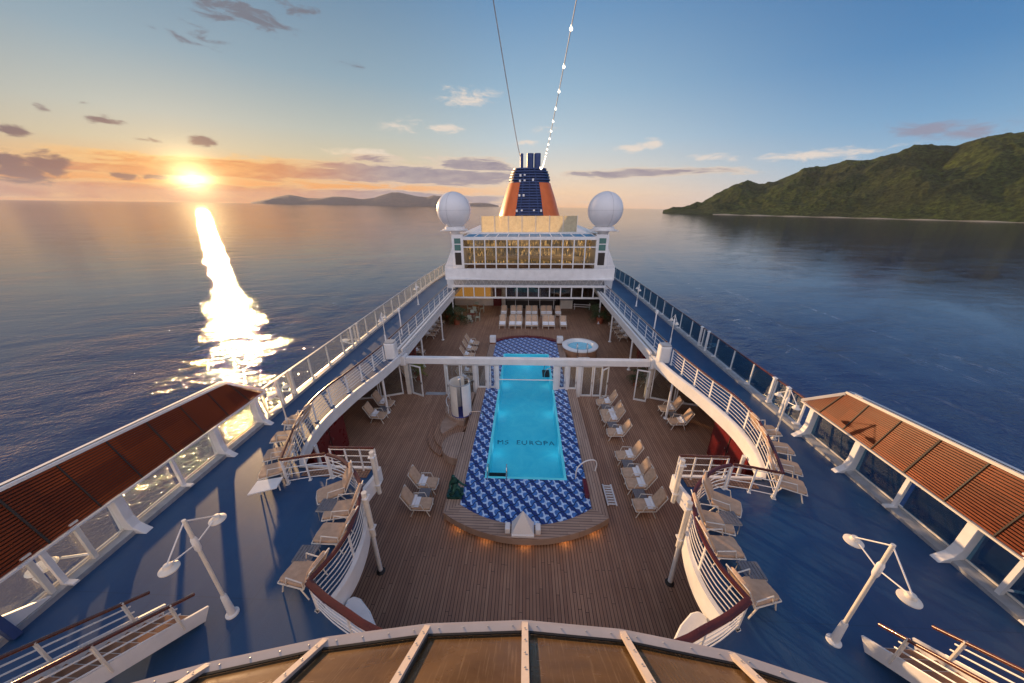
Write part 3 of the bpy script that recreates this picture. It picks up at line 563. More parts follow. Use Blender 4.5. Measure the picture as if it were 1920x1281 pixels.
# ============================================================ outer side: kerb, windbreak glass, rail
for s in(-1,1):
    sd=SIDE[s]
    struct('kerb',MB().sweep(mir([(11.05,-6,0),(11.05,38,0),(10.5,45.5,0)],s),[(-.2,ZB),(-.2,ZB+.1),(-.05,ZB+.14),(.2,ZB+.14),(.2,ZB)]),galv)
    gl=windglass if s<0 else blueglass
    t=thing('glass_windbreak',(11.1*s,25,ZB),'long windbreak of %s panes along the %s edge of the blue deck'%('pale sunlit' if s<0 else 'blue tinted',sd),'windbreak')
    ys=[11.75+i*1.62 for i in range(20)]+[44]
    X=lambda y: 11.12 if y<36 else 11.12-(y-36)*.06
    hr=galv if s<0 else handwood  # grey on the left paints in the rail's sunlit look
    MB().sweep(mir([(X(y),y,ZB+1.32) for y in (9.6,20,36,44.5)],s),[(-.05,-.03),(-.05,.02),(.05,.02),(.05,-.03)]).build('handrail',hr,t)
    for i,y in enumerate(ys):
        MB().box((X(y)*s,y,ZB+.72),(.07,.06,1.18)).box(((X(y)-.09)*s,y,ZB+.2),(.26,.12,.06)).build('post',white if s>0 else cream,t)
        if i<len(ys)-1:
            MB().box(((X(y)+X(ys[i+1]))/2*s,(y+ys[i+1])/2,ZB+.73),(.012,ys[i+1]-y-.08,1.06),rz=-math.atan2((X(ys[i+1])-X(y))*s,ys[i+1]-y)).build('glass_pane',gl,t)
    # near windbreak below the louvred wing
    t=thing('low_windbreak',(11.1*s,5,ZB),'glass panes standing in the gap below the %s slatted wing screen'%sd,'windbreak')
    ys=[-2,.5,2.5,4.6,6.25,7.75,9.4,11.25]
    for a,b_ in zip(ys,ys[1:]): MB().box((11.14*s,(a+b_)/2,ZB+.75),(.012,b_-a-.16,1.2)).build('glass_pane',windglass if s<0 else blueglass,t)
    MB().beam((11.14*s,-2,ZB+.18),(11.14*s,11.3,ZB+.18),.05,.05).build('lower_rail',cream,t)
    # the wing: a slatted screen leaning outward
    t=thing('slatted_wing_screen',(11.1*s,6,ZB),'long mahogany slatted screen with white frame leaning over the %s rail%s'%(sd,', dark and in shade' if s<0 else ', glowing in the sun'),'slatted screen')
    lo=lambda y:Vector((10.93*s,y,4.1)); 
    def hi(y):
        f=max(0,min(1,(11.-y)/7)); return Vector((11.42*s,y-.1*0,4.98+.66*f))
    tip_lo=lo(11.75); tip_hi=hi(10.75)
    def PT(f,y):   # f 0 low .. 1 high ; y clipped at slanting end
        ym=11.75-1.0*f; y=min(y,ym); a,b_=lo(y),hi(y); return a.lerp(b_,f)
    N=20; sb=MB()
    for i in range(N):
        f0=(i+.12)/N; f1=(i+.74)/N; Ys=[-2+1.0*k for k in range(13)]+[11.75]
        for a,b_ in zip(Ys,Ys[1:]):
            A=[PT(f0,a),PT(f1,a),PT(f1,b_),PT(f0,b_)]
            if (A[0]-A[3]).length<.02: continue
            off=Vector((.022*s,0,-.004)); sb.add(A+[p+off for p in A],[(0,1,2,3),(7,6,5,4),(0,3,7,4),(1,5,6,2),(0,4,5,1),(3,2,6,7)])
    sb.build('slats',slatwood,t)
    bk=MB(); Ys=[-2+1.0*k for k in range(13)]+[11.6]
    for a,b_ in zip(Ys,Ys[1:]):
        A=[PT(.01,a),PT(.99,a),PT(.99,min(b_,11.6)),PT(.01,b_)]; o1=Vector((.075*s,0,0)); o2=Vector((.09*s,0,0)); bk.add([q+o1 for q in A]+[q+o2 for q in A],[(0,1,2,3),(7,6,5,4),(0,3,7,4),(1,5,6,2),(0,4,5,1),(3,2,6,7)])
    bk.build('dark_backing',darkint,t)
    for k in range(13):
        y=10.9-k*1.0; a=PT(.0,y); b_=PT(1,y); o=Vector((.0*s,0,0))
        MB().beam(a+o,b_+o,.03 if k%3 else .042,.045).build('batten',black if k%3==1 else darkint,t)
    fr=MB()
    for f,w in ((0,.05),(1,.08)):
        Yf_=[-2+1.0*k for k in range(13)]+[11.8]
        for a,b_ in zip(Yf_,Yf_[1:]):
            A_,B_=PT(f,a),PT(f,b_)
            if (A_-B_).length>.02: fr.beam(A_+Vector((0,0,-.05 if f==0 else .05)),B_+Vector((0,0,-.05 if f==0 else .05)),.06,w)
    fr.beam(PT(0,14),PT(1,14),.10,.09)
    fr.build('frame',cream if s>0 else white,t)
    cp=MB(); Ys=[-2,1,3,5,7,9,10.75]
    for a,b_ in zip(Ys,Ys[1:]):
        p=hi(a)+Vector((.05*s,0,.11)); q=hi(b_)+Vector((.05*s,0,.11)); w=Vector((.26*s,0,-.07)); d=Vector((0,0,-.35)); cp.add([p,q,q+w,p+w,p+w+d,q+w+d],[(0,1,2,3),(3,2,5,4)])
    cp.build('cap',white,t)
    for y,w in ((11.2,.2),(9.3,.2),(6.25,.22),(3.2,.22),(.4,.22)):
        pr=[(10.55,ZB+.004),(10.62,ZB+.05),(10.85,ZB+.22),(10.93,ZB+.5),(10.93,4.06),(11.2,4.06),(11.28,ZB+.15),(11.28,ZB+.004)]
        V=[(x*s,y-w/2,z) for x,z in pr]+[(x*s,y+w/2,z) for x,z in pr]; m_=len(pr)
        MB().add(V,[tuple(range(m_)),tuple(range(2*m_-1,m_-1,-1))]+[(i,(i+1)%m_,m_+(i+1)%m_,m_+i) for i in range(m_)]).build('flared_post',white,t,bevel=.012)
    for y in (7.75,4.75,): MB().beam((10.98*s,y,ZB+.1),(11.0*s,y,4.05),.09,.1).box((10.86*s,y,ZB+.16),(.34,.12,.05)).build('slim_post',white,t)
    # swing-out fittings outside the rail
    for (y,l) in ((4.95,'nearest one, below the slatted wing'),(13.0,'beside the far end of the slatted wing'),(19.6,'halfway along the glass windbreak')):
        t=thing('oval_fitting',(11.3*s,y,ZB),'white oval fitting outside the %s rail, %s'%(sd,l),'rail fitting')
        for dy in(-.42,.42): MB().box((11.0*s,y+dy,ZB+.68),(.10,.09,1.36)).box((11.0*s,y+dy,ZB+1.37),(.13,.16,.05)).build('post',cream if s<0 else white,t)
        MB().lathe([(0,-.04),(.23,-.04),(.27,0),(.23,.04),(0,.05)],(11.75*s,y,ZB+.35),20).build('oval_plate',white if s<0 else mat('pale_blue_paint',(.35,.5,.62),.4),t,True)
        MB().tube([(11.02*s,y-.4,ZB+.3),(11.6*s,y-.25,ZB+.33)],.03).tube([(11.02*s,y+.4,ZB+.3),(11.6*s,y+.25,ZB+.33)],.03).build('arm',white,t,True)
# sloping bracket at the bottom left edge of the deck
for s in (-1,1):
    t=thing('gusset_bracket',(11*s,3.9,ZB),'white triangular gusset with a dark beam at the near end of the %s kerb'%SIDE[s],'bracket')
    V=[(10.98*s,4.45,ZB+.15),(10.98*s,3.5,ZB+.15),(10.98*s,3.5,ZB+.75)]; V+=[(x-.08*s,y,z) for x,y,z in V]
    MB().add(V,[(0,1,2),(5,4,3),(0,3,4,1),(1,4,5,2),(2,5,3,0)]).build('gusset',white,t)
    MB().beam((10.75*s,3.72,ZB+.05),(11.1*s,3.72,ZB+1.3),.16,.14).build('dark_beam',navy,t)
# ============================================================ cross beam and glass partition
YB=18.4
cb=thing('cross_beam',(0.07,YB,2.2),'long white beam spanning the opening above the glass partition','beam')
MB().bx(-7.35,7.5,YB-.17,YB+.17,2.2,2.62).build('beam_box',white,cb,bevel=.03)
MB().bx(-7.7,-7.35,YB-.3,YB+.3,2.12,2.75).bx(7.5,7.85,YB-.3,YB+.3,2.12,2.75).build('end_block',white,cb,bevel=.03)
MB().bx(-7.3,7.4,YB-.02,YB+.02,2.14,2.2).build('door_track',galv,cb)
def frame_panel(parent,x0,x1,y0,y1,z0,z1,w=.07,name='glass_panel'):
    a=Vector((x0,y0,0)); b_=Vector((x1,y1,0)); u=(b_-a).normalized(); L=(b_-a).length; rz=math.atan2(u.y,u.x); c=(a+b_)/2
    m1=MB(); m1.box((a.x+u.x*w/2,a.y+u.y*w/2,(z0+z1)/2),(w,.06,z1-z0),rz); m1.box((b_.x-u.x*w/2,b_.y-u.y*w/2,(z0+z1)/2),(w,.06,z1-z0),rz)
    m1.box((c.x,c.y,z0+w*.8),(L-2*w,.055,w*1.6),rz); m1.box((c.x,c.y,z1-w/2),(L-2*w,.055,w),rz)
    f=m1.build(name,white,parent); 
    g=MB().box((c.x,c.y,(z0+z1)/2),(L-2*w,.012,z1-z0-2*w),rz).build('pane',doorglass,f)
    m2=MB().box((a.x+u.x*(L-w*.5),a.y+u.y*(L-w*.5)-.05,1.0),(.03,.05,.16),rz).build('handle',steel,f)
    return f
gp=thing('glass_partition',(-4.7,YB,0),'white framed glass partition with an open door left of the pool','glass partition')
MB().bx(-7.55,-7.3,YB-.12,YB+.12,0,2.2).build('end_post',cream,gp)
frame_panel(gp,-7.2,-6.42,18.35,18.0,.02,2.12,name='open_door')
frame_panel(gp,-4.98,-4.72,18.5,17.75,.02,2.12,name='open_door')
MB().bx(-5.05,-4.95,YB-.06,YB+.06,0,2.16).build('post',white,gp)
for a,b_ in ((-4.9,-4.05),(-4.0,-3.2)): frame_panel(gp,a,b_,YB,YB,.02,2.15)
MB().bx(-3.17,-3.0,YB-.1,YB+.1,0,2.16).build('post',white,gp)
frame_panel(gp,-2.98,-2.42,YB,YB,.52,2.15); MB().bx(-2.40,-2.24,YB-.1,YB+.1,.5,2.16).build('post',white,gp)
frame_panel(gp,-2.2,-1.87,YB,YB,.52,2.15); MB().bx(-1.85,-1.62,YB-.12,YB+.12,.5,2.16).build('post',white,gp)
MB().bx(-6.4,-5.1,YB-.15,YB+.15,.0,.03).build('threshold',galv,gp)
gp=thing('glass_partition',(4.7,YB,0),'white framed glass partition with two open doors right of the pool','glass partition')
MB().bx(7.5,7.75,YB-.12,YB+.12,0,2.2).build('end_post',cream,gp)
MB().bx(1.76,2.08,YB-.12,YB+.12,.5,2.16).build('post',white,gp)
frame_panel(gp,2.1,2.5,YB,YB,.52,2.15); MB().bx(2.52,2.68,YB-.1,YB+.1,.5,2.16).build('post',white,gp)
frame_panel(gp,2.7,3.2,YB,YB,.52,2.15); MB().bx(3.22,3.46,YB-.12,YB+.12,0,2.16).build('post',white,gp)
for a,b_ in ((3.5,4.18),(4.22,4.75)): frame_panel(gp,a,b_,YB,YB,.02,2.15)
frame_panel(gp,4.62,5.12,17.95,18.4,.02,2.12,name='open_door')
frame_panel(gp,6.72,7.42,18.1,17.85,.02,2.12,name='open_door')
# rail glass beside the partition, under the side decks
for s in(-1,1):
    t=thing('side_screen',(9*s,YB,0),'low white framed glass screen between partition and %s wall'%SIDE[s],'glass screen')
    frame_panel(t,7.8*s,9.1*s,YB-.1,YB-.6,.02,2.1); frame_panel(t,9.15*s,10.4*s,YB-.6,YB-.9,.02,2.1)
t=tag(MB().tube([(-1.66,YB-.14,1.2),(1.8,YB-.14,1.2)],.035,8).build('pool_crossbar',white,None,True),'thin white bar across the pool between the partition posts','bar')
# ============================================================ pool
cx=.07
def arc(xh,ys,ym,n=16):   # shallow arc from (-xh,ys) through (0,ym) to (xh,ys)
    k=abs(ym-ys); R=(xh*xh+k*k)/(2*k); sg=1 if ym>ys else -1; a=math.asin(min(1,xh/R)); return [(cx+R*math.sin(-a+2*a*i/n), ym-sg*(R-R*math.cos(-a+2*a*i/n))) for i in range(n+1)]
ps=thing('pool_surround',(cx,16,0),'raised teak and blue mosaic surround of the turquoise pool','pool surround')
Z1=.5
o_near=arc(3.12,9.1,8.12); i_near=arc(2.55,9.5,8.68); o_far=arc(3.05,26.2,27.5); i_far=arc(2.55,26.1,27.2)
tm=MB(); tm.prism(o_near+i_near[::-1],.20,Z1)
tm.build('near_teak_rim',paleteakx,ps)
tm=MB(); tm.prism([(cx-3.12,9.1),(cx-2.55,9.5),(cx-2.55,26.1),(cx-3.05,26.2)],.0,Z1); tm.prism([(cx+3.12,9.1),(cx+2.55,9.5),(cx+2.55,26.1),(cx+3.05,26.2)],.0,Z1)
tm.build('side_teak_rim',paleteak,ps)
MB().prism(o_far+i_far[::-1],.0,Z1+.06).build('far_rim',redcab,ps)
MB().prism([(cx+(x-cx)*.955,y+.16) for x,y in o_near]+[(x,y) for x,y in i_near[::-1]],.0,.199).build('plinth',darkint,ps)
ti=MB(); z0,z1=.30,Z1-.03
ti.prism(i_near+[(PX1,PY0),(PX0,PY0)],z0,z1); ti.prism([(cx-2.55,9.5),(PX0,PY0),(PX0,PY1),(cx-2.55,26.1)],z0,z1); ti.prism([(cx+2.55,9.5),(PX1,PY0),(PX1,PY1),(cx+2.55,26.1)],z0,z1); ti.prism(i_far+[(PX1,PY1),(PX0,PY1)],z0,z1)
ti.build('mosaic_apron',tiles,ps)
for x in (-2.45,-1.35,.07,1.5,2.6): MB().box((x,8.12+5.46-math.sqrt(5.46**2-(x-cx)**2)+.13,.185),(.34,.04,.025)).build('rim_lamp',amber,ps)
pb=thing('pool_basin',(cx,17,-1),'turquoise tiled pool basin filled to the brim','pool')
b=MB(); D=-.45; TEXTY=14.35; TEXTS=.47
b.add([(PX0,PY0,D),(PX1,PY0,D),(PX1,PY1,D),(PX0,PY1,D)],[(0,1,2,3)]); b.build('floor',poolfloor,pb)
b=MB(); e=.012
for x0,x1,y0,y1 in ((PX0-.1,PX0+e,PY0-.1,PY1+.1),(PX1-e,PX1+.1,PY0-.1,PY1+.1),(PX0+e,PX1-e,PY0-.1,PY0+e),(PX0+e,PX1-e,PY1-e,PY1+.1)): b.bx(x0,x1,y0,y1,D,.474)
b.build('walls',poolfloor,pb)
MB().bx(PX0+.0,PX0+.14,PY0+.02,PY0+.16,0,0.001).v
struct('pool_water',MB().add([(PX0+e,PY0+e,.42),(PX1-e,PY0+e,.42),(PX1-e,PY1-e,.42),(PX0+e,PY1-e,.42)],[(0,1,2,3)]),poolwater)
def text(name,body,size,loc,rot,mt,label=None,cat=None,parent=None,ext=.003,font=None,spc=1.0):
    cu=bpy.data.curves.new(name,'FONT'); cu.body=body; cu.size=size; cu.extrude=ext; cu.align_x='CENTER'; cu.align_y='CENTER'; cu.space_character=spc
    o=bpy.data.objects.new(name,cu); COL.objects.link(o); o.location=loc; o.rotation_euler=rot
    bpy.context.view_layer.update(); dg=bpy.context.evaluated_depsgraph_get(); me=bpy.data.meshes.new_from_object(o.evaluated_get(dg)); me.materials.clear(); me.materials.append(mt)
    o2=bpy.data.objects.new(name,me); COL.objects.link(o2); o2.matrix_world=o.matrix_world.copy(); bpy.data.objects.remove(o)
    if parent: 
        o2.location=Vector(loc)-parent.location; o2.parent=parent
    return o2
tx=text('pool_floor_name','MS  EUROPA',TEXTS,(cx,TEXTY,D+.004),(0,0,0),mat('teal_letter_tiles',(.02,.20,.32),.5),parent=pb,spc=1.2)
for v in tx.data.vertices:
    v.co.x+=.018*math.sin(v.co.y*31+v.co.x*5)+.010*math.sin(v.co.y*67); v.co.y+=.02*math.sin(v.co.x*13)+.012*math.sin(v.co.x*37)
# lit underwater lamps
for i,(x,y) in enumerate(((.1,PY0+.12),(-1.4,13.5),(1.55,13.5),(-1.4,17),(1.55,17),(-1.4,20.5),(1.55,20.5),(.1,PY1-.12))):
    l=bpy.data.lights.new('underwater_lamp','POINT'); l.energy=1.7; l.color=(.75,.95,1) if i else (1,.9,.6); l.shadow_soft_size=.35
    o=bpy.data.objects.new('underwater_lamp',l); COL.objects.link(o); o.location=(x,y,-.05)
# ladder in the near left corner
t=thing('pool_ladder',(-1.2,11.1,.4),'dark steps with two steel grab rails in the near left corner of the pool','pool ladder')
MB().bx(-1.50,-.80,PY0+.03,PY0+.30,.25,.40).bx(-1.5,-.8,PY0+.32,PY0+.6,-.1,.0).build('step',black,t)
for x in(-1.55,-.74): MB().tube(catmull([(x,PY0-.18,.47),(x,PY0-.16,.85),(x,PY0+.02,1.02),(x,PY0+.28,.9),(x,PY0+.42,.4),(x,PY0+.45,-.2)],4),.024).build('grab_rail',steel,t,True)
t=thing('pool_ladder',(1.5,20.9,.4),'dark pool steps with grab rails at the right edge beyond the crossbar','pool ladder')
MB().bx(1.2,1.68,20.3,21.2,.3,.40).build('step',black,t)
for y in(20.3,21.2): MB().tube(catmull([(1.9,y,.47),(1.88,y,.85),(1.7,y,1.0),(1.4,y,.8),(1.3,y,.2)],4),.024).build('grab_rail',steel,t,True)
# white pyramid lantern on the near rim
t=thing('pyramid_lantern',(-.02,8.42,.5),'white faceted stone pyramid on a block in the middle of the near pool rim','pyramid')
b=MB(); b.add([(-.40,8.2,.62),(.36,8.2,.62),(.36,8.72,.62),(-.40,8.72,.62),(-.02,8.5,1.42)],[(0,1,4),(1,2,4),(2,3,4),(3,0,4),(3,2,1,0)]); b.build('pyramid',pyrm,t)
MB().bx(-.42,.38,8.16,8.76,.5,.62).build('base',pyrm,t,bevel=.02)
for x in(-.56,.52): MB().bx(x-.09,x+.09,8.3,8.6,.5,.74).build('side_block',pyrm,t,bevel=.02)
# white cube planters, unlit
for x,l in((-2.73,'left'),(2.86,'right')):
    t=thing('white_cube',(x,25.85,.5),'small white cube on a timber plinth at the far %s corner of the pool'%l,'cube')
    MB().rbox((x,25.85,.86),(.5,.5,.5),.05).build('cube',white,t,bevel=.03); MB().bx(x-.24,x+.24,25.6,26.1,.5,.61).build('plinth',woodwall,t)
# terrace lobes left of the pool
t=thing('teak_terrace',(-3.8,13.8,0),'rounded stepped teak terrace on the left side of the pool','terrace')
def disc(c,r,a0,a1,n=20): return [(c[0]+r*math.cos(math.radians(a0+(a1-a0)*i/n)),c[1]+r*math.sin(math.radians(a0+(a1-a0)*i/n))) for i in range(n+1)]
MB().prism(disc((-3.05,13.05),.98,92,270),.0,.44).build('near_lobe',paleteak,t,bevel=.012)
MB().prism(disc((-3.05,14.75),1.45,75,215),.0,.36).build('middle_lobe',paleteakx,t,bevel=.012)
MB().prism(disc((-3.05,14.45),1.72,75,245),.0,.22).build('upper_step',deckwood,t,bevel=.012)
MB().prism(disc((-3.05,14.35),2.0,80,240),.0,.11).build('lower_step',deckwood,t,bevel=.012)
MB().prism(disc((-3.05,16.25),1.5,90,262),.0,.58).build('shower_platform',paleteak,t,bevel=.012)
# shower: half cylinder
t=thing('shower_cubicle',(-3.5,15.55,.58),'white half-round shower cubicle with dark blue tray on the teak platform','shower')
c=Vector((-3.5,15.55,0)); r=.55
def shell(a0,a1,r,z0,z1,th=.04,n=16):
    P=disc((c.x,c.y),r,a0,a1,n)+disc((c.x,c.y),r-th,a1,a0,n); return MB().prism(P,z0,z1)
shell(75,262,r,.62,2.55).build('curved_shell',cream,t,True)
shell(290,400,r,.62,2.5).build('door_shell',white,t,True)
MB().lathe([(0,0),(.56,0),(.56,.05),(0,.05)],(c.x,c.y,.58),28).build('tray',mat('dark_blue_tray',(.03,.04,.22),.3),t)
MB().tube([(c.x,c.y+.1,.6),(c.x,c.y+.1,2.75),(c.x,c.y-.1,2.85)],.03).lathe([(0,0),(.12,0),(.1,.05),(0,.08)],(c.x,c.y-.12,2.78),14).build('shower_pipe',steel,t,True)
MB().lathe([(r-.02,2.5),(r+.02,2.5),(r+.02,2.56),(r-.02,2.56)],(c.x,c.y,0),28,cap=False).build('top_ring',galv,t)
t=thing('terrace_railing',(-4.4,16,.58),'low curved white grab rails beside the shower cubicle','railing')
MB().tube([(p[0],p[1],1.05) for p in disc((-3.05,16.25),1.42,120,215,8)],.02).build('grab_rail',white,t,True)
for p in disc((-3.05,16.25),1.42,120,215,3): MB().tube([(p[0],p[1],.58),(p[0],p[1],1.05)],.02).build('post',white,t,True)
t=thing('terrace_railing',(-2.6,15.0,.5),'thin steel grab rail on the terrace between shower and pool','railing')
MB().tube(catmull([(-2.9,14.7,.5),(-2.9,14.7,1.1),(-2.6,14.75,1.2),(-2.25,14.8,1.1),(-2.2,14.8,.5)],4),.02).build('grab_rail',steel,t,True)
# bronze figure: crouching shape on a plinth
def skin(name,verts,edges,rad,mt,parent,sub=2,root=0):
    me=bpy.data.meshes.new(name); o0=parent.location if parent else Vector()
    me.from_pydata([Vector(v)-o0 for v in verts],edges,[]); o=bpy.data.objects.new(name,me); COL.objects.link(o); o.parent=parent
    sk=o.modifiers.new('s','SKIN'); 
    for i,r_ in enumerate(rad): me.skin_vertices[0].data[i].radius=(r_,r_); me.skin_vertices[0].data[i].use_root=(i==root)
    sb=o.modifiers.new('u','SUBSURF'); sb.levels=sb.render_levels=sub
    bpy.context.view_layer.update(); dg=bpy.context.evaluated_depsgraph_get(); m2=bpy.data.meshes.new_from_object(o.evaluated_get(dg)); m2.materials.clear(); m2.materials.append(mt)
    for p in m2.polygons: p.use_smooth=True
    o.modifiers.clear(); o.data=m2; return o
t=thing('bronze_statue',(-2.75,9.97,.5),'green bronze sculpture of a kneeling figure on the left teak rim','statue')
X,Y,Z=-2.75,9.97,.62
skin('figure',[(X,Y,Z+.28),(X-.02,Y+.02,Z+.5),(X-.04,Y+.03,Z+.66),(X-.03,Y,Z+.78),(X-.02,Y-.02,Z+.88),(X+.2,Y-.08,Z+.3),(X+.24,Y-.1,Z+.04),(X+.38,Y-.12,Z+.02),(X-.02,Y-.22,Z+.18),(X-.2,Y-.2,Z+.06),(X+.16,Y+.05,Z+.52),(X+.36,Y-.03,Z+.42),(X+.5,Y-.06,Z+.44),(X-.16,Y-.1,Z+.48),(X-.1,Y-.26,Z+.36)],
 [(0,1),(1,2),(2,3),(3,4),(0,5),(5,6),(6,7),(0,8),(8,9),(2,10),(10,11),(11,12),(2,13),(13,14)],[.13,.12,.13,.055,.09,.08,.06,.04,.09,.06,.05,.04,.03,.05,.04],bronze,t)
MB().rbox((X,Y,.56),(.62,.5,.12),.06).build('plinth',bronze,t)
# swan-neck handle, dark plate, deck drain grate
t=thing('swan_neck_rail',(2.7,11.5,.5),'white swan-neck grab rail at the right edge of the pool surround','grab rail')
MB().tube(catmull([(2.2,11.0,.48),(2.25,11.1,.95),(2.6,11.3,1.15),(3.0,11.45,1.1),(3.15,11.5,.85),(3.1,11.45,.5)],5),.028).build('tube',white,t,True)
t=tag(MB().rbox((2.52,10.4,.58),(.16,.85,.2),.03).build('dark_control_box',redcab,bevel=.01),'dark box standing on the right inner edge of the pool surround','box')
t=thing('drain_grate',(3.58,10.6,0),'white slatted step grate lying beside the right teak rim','grate')
MB().bx(3.38,3.44,10.05,11.15,.03,.07).bx(3.72,3.78,10.05,11.15,.03,.07).build('frame',white,t)
b=MB()
for i in range(8): b.bx(3.45,3.71,10.1+i*.135,10.16+i*.135,.03,.06)
b.build('slats',white,t)
# hot tub
t=thing('hot_tub',(4.36,24.7,0),'round white whirlpool tub with pale turquoise water beyond the glass partition','whirlpool')
MB().lathe([(1.28,0),(1.34,.1),(1.34,.78)],(4.36,24.7,0),40,cap=False).build('casing',deckwood,t,True)
MB().lathe([(1.32,.78),(1.42,.80),(1.42,.9),(1.3,.95),(1.05,.93),(.98,.80),(.9,.35),(0,.3)],(4.36,24.7,0),40,cap=False).build('shell',tubwhite,t,True)
MB().lathe([(.955,.74),(0,.741)],(4.36,24.7,0),40,cap=False).build('water',mat('tub_water',(.18,.62,.82),.08,var=.15,vscale=6),t)
for x in(3.95,4.7): MB().tube(catmull([(x,23.2,.0),(x,23.25,1.2),(x,23.5,1.5),(x,23.75,1.2),(x,23.8,.8)],4),.03).build('grab_rail',steel,t,True)
MB().bx(4.05,4.9,22.7,23.3,0,.22).bx(4.05,4.9,23.0,23.3,.221,.46).build('steps',white,t)
# ============================================================ furniture
def cushion_mb(p0,p1,w,th,r=.07,n=8):   # pad between two end points in the x-z plane
    a=Vector(p0); b_=Vector(p1); u=(b_-a).normalized(); ry=-math.atan2(u.z,u.x); L=(b_-a).length; c=(a+b_)/2
    return c,L,ry
def make_lounger(towelled,long=False):
    covered=towelled=='covered'
    t=thing('deck_lounger',(0,0,0),'x','lounger')
    F0=.74
    nb=MB()
    c,L,ry=cushion_mb((0,0,.40),(F0,0,.36),.56,.08); nb.rbox(c,(L,.56,.085),.08,ry=ry); s_=nb.build('seat_cushion',cushion,t,bevel=.015)
    nb=MB(); c,L,ry=cushion_mb((-.32,0,1.08),(.0,0,.44),.54,.08); nb.rbox(c,(L,.52,.085),.16,ry=ry,n=5); nb.build('back_cushion',cushion,t,bevel=.015)
    if towelled:
        MB().tube([(.07,-.27,.50),(.07,.27,.50)],.065,10).box((.16,0,.455),(.26,.5,.015),ry=.04).build('towel',towel,t,True)
    if covered: MB().rbox((.38,0,.452),(.66,.54,.02),.05,ry=.05).build('seat_towel',towel,t)
    fr=MB()
    for y in(-.30,.30):
        fr.tube([(-.34,y,1.04),(0,y,.36),(F0,y,.32)],.018,6); fr.tube([(.0,y,.36),(-.02,y,.60),(.42,y,.62),(.5,y,.34)],.016,6)
    fr.tube([(F0,-.30,.32),(F0+.03,0,.33),(F0,.30,.32)],.018,6); fr.tube([(-.34,-.3,1.04),(-.34,.3,1.04)],.016,6)
    fr.build('frame',cream,t,True)
    for x,dx in((.12,-.16),(F0-.15,.12)):
        for y in(-.29,.29): MB().tube([(x,y,.34),(x+dx,y,.0)],.018,6).build('leg',cream,t,True)
    return t
def make_table():
    t=thing('side_table',(0,0,0),'x','side table')
    b=MB()
    for i in range(6): b.box((-.2+i*.08,0,.41),(.068,.42,.02))
    b.build('slatted_top',tabletop,t)
    fr=MB(); fr.bx(-.24,.24,-.22,-.19,.36,.40); fr.bx(-.24,.24,.19,.22,.36,.40); fr.build('frame',galv,t)
    for x in(-.2,.2):
        for y in(-.18,.18): MB().tube([(x,y,.37),(x*1.1,y,0)],.014,6).build('leg',galv,t,True)
    return t
LP={True:make_lounger(True),False:make_lounger(False),'covered':make_lounger('covered')}; LU={True:False,False:False,'covered':False}
TP=make_table(); TU=[False]
def put_l(x,y,z,ang,towelled,label,group,hide=False):
    if not LU[towelled]: o=LP[towelled]; LU[towelled]=True
    else: o=copy_tree(LP[towelled])
    o.location=(x,y,z); o.rotation_euler=(0,0,ang+random.uniform(-.05,.05)); tag(o,label,'lounger',group); return o
def put_t(x,y,z,ang,label,group='grey side tables between loungers'):
    if not TU[0]: o=TP; TU[0]=True
    else: o=copy_tree(TP)
    o.location=(x,y,z); o.rotation_euler=(0,0,ang); tag(o,label,'side table',group); return o
gR='towelled loungers in pairs right of the pool'
for i,y in enumerate((17.22,16.1,15.58,14.35)):
    put_l(5.05,y,0,PI,True,'towelled lounger right of the pool near the glass doors, %s of four'%('farthest','second farthest','third','nearest')[i],gR)
for i,y in enumerate((12.65,11.53,10.93,9.85)):
    put_l(5.08,y,0,PI,True,'towelled lounger right of the pool near the drain grate, %s of four'%('farthest','second farthest','third','nearest')[i],gR)
for x,y,l in((4.7,16.68,'between the loungers just inside the glass doors'),(4.68,14.97,'between third and closest lounger of the far group'),(4.7,12.08,'at the far end of the near right group'),(4.7,10.38,'between the two closest right loungers')):
    put_t(x,y,0,0,'grey table right of the pool, '+l)
put_l(8.55,16.65,0,PI,True,'farther lounger of the pair under the right far bay beside the white pole','loungers under the bays')
put_l(8.6,15.42,0,PI,True,'nearer lounger of the pair under the right far bay','loungers under the bays'); put_t(8.3,16.05,0,0,'grey side table between the two loungers under the right far bay')
put_l(-8.6,16.7,0,0,True,'farther lounger of the pair in low sun under the left far bay','loungers under the bays')
put_l(-8.55,15.45,0,0,True,'nearer lounger of the pair in low sun under the left far bay','loungers under the bays'); put_t(-8.2,16.05,0,0,'grey side table between the two sunlit left loungers')
put_l(-4.42,10.66,0,0,True,'farther lounger of the isolated pair left of the pool by the bronze statue','pair of loungers left of the pool')
put_l(-4.38,9.58,0,0,True,'nearer lounger of the isolated pair left of the pool by the bronze statue','pair of loungers left of the pool'); put_t(-4.05,10.1,0,0,'grey side table between the isolated pair left of the pool')
for i,y in enumerate((26.2,25.0,23.7)):
    put_l(-4.75,y,0,0,True,'white towelled lounger left of the pool beyond the cross beam, %s of three'%('farthest','middle','nearest')[i],'loungers left of the far pool end')
put_l(-4.3,21.0,0,0,True,'lounger seen through the left glass partition, beside the terrace','loungers behind the partition'); put_l(-4.3,19.9,0,0,True,'lounger seen through the left glass partition, nearest the glass','loungers behind the partition')
put_l(-8.2,20.2,0,0,False,'lounger in the corner behind the left partition end post','loungers behind the partition'); put_l(8.35,20.0,0,PI,True,'lounger in the corner behind the right partition end post','loungers behind the partition')
put_l(-8.9,24.3,0,0,True,'lounger under the left deck beside the red cabinet, far side of it','loungers behind the partition'); put_l(8.9,22.6,0,PI,True,'lounger under the right deck just before the red cabinet','loungers behind the partition')
od=['leftmost','second from the left','third from the left','fourth from the left','fifth from the left','sixth from the left','seventh from the left','rightmost']
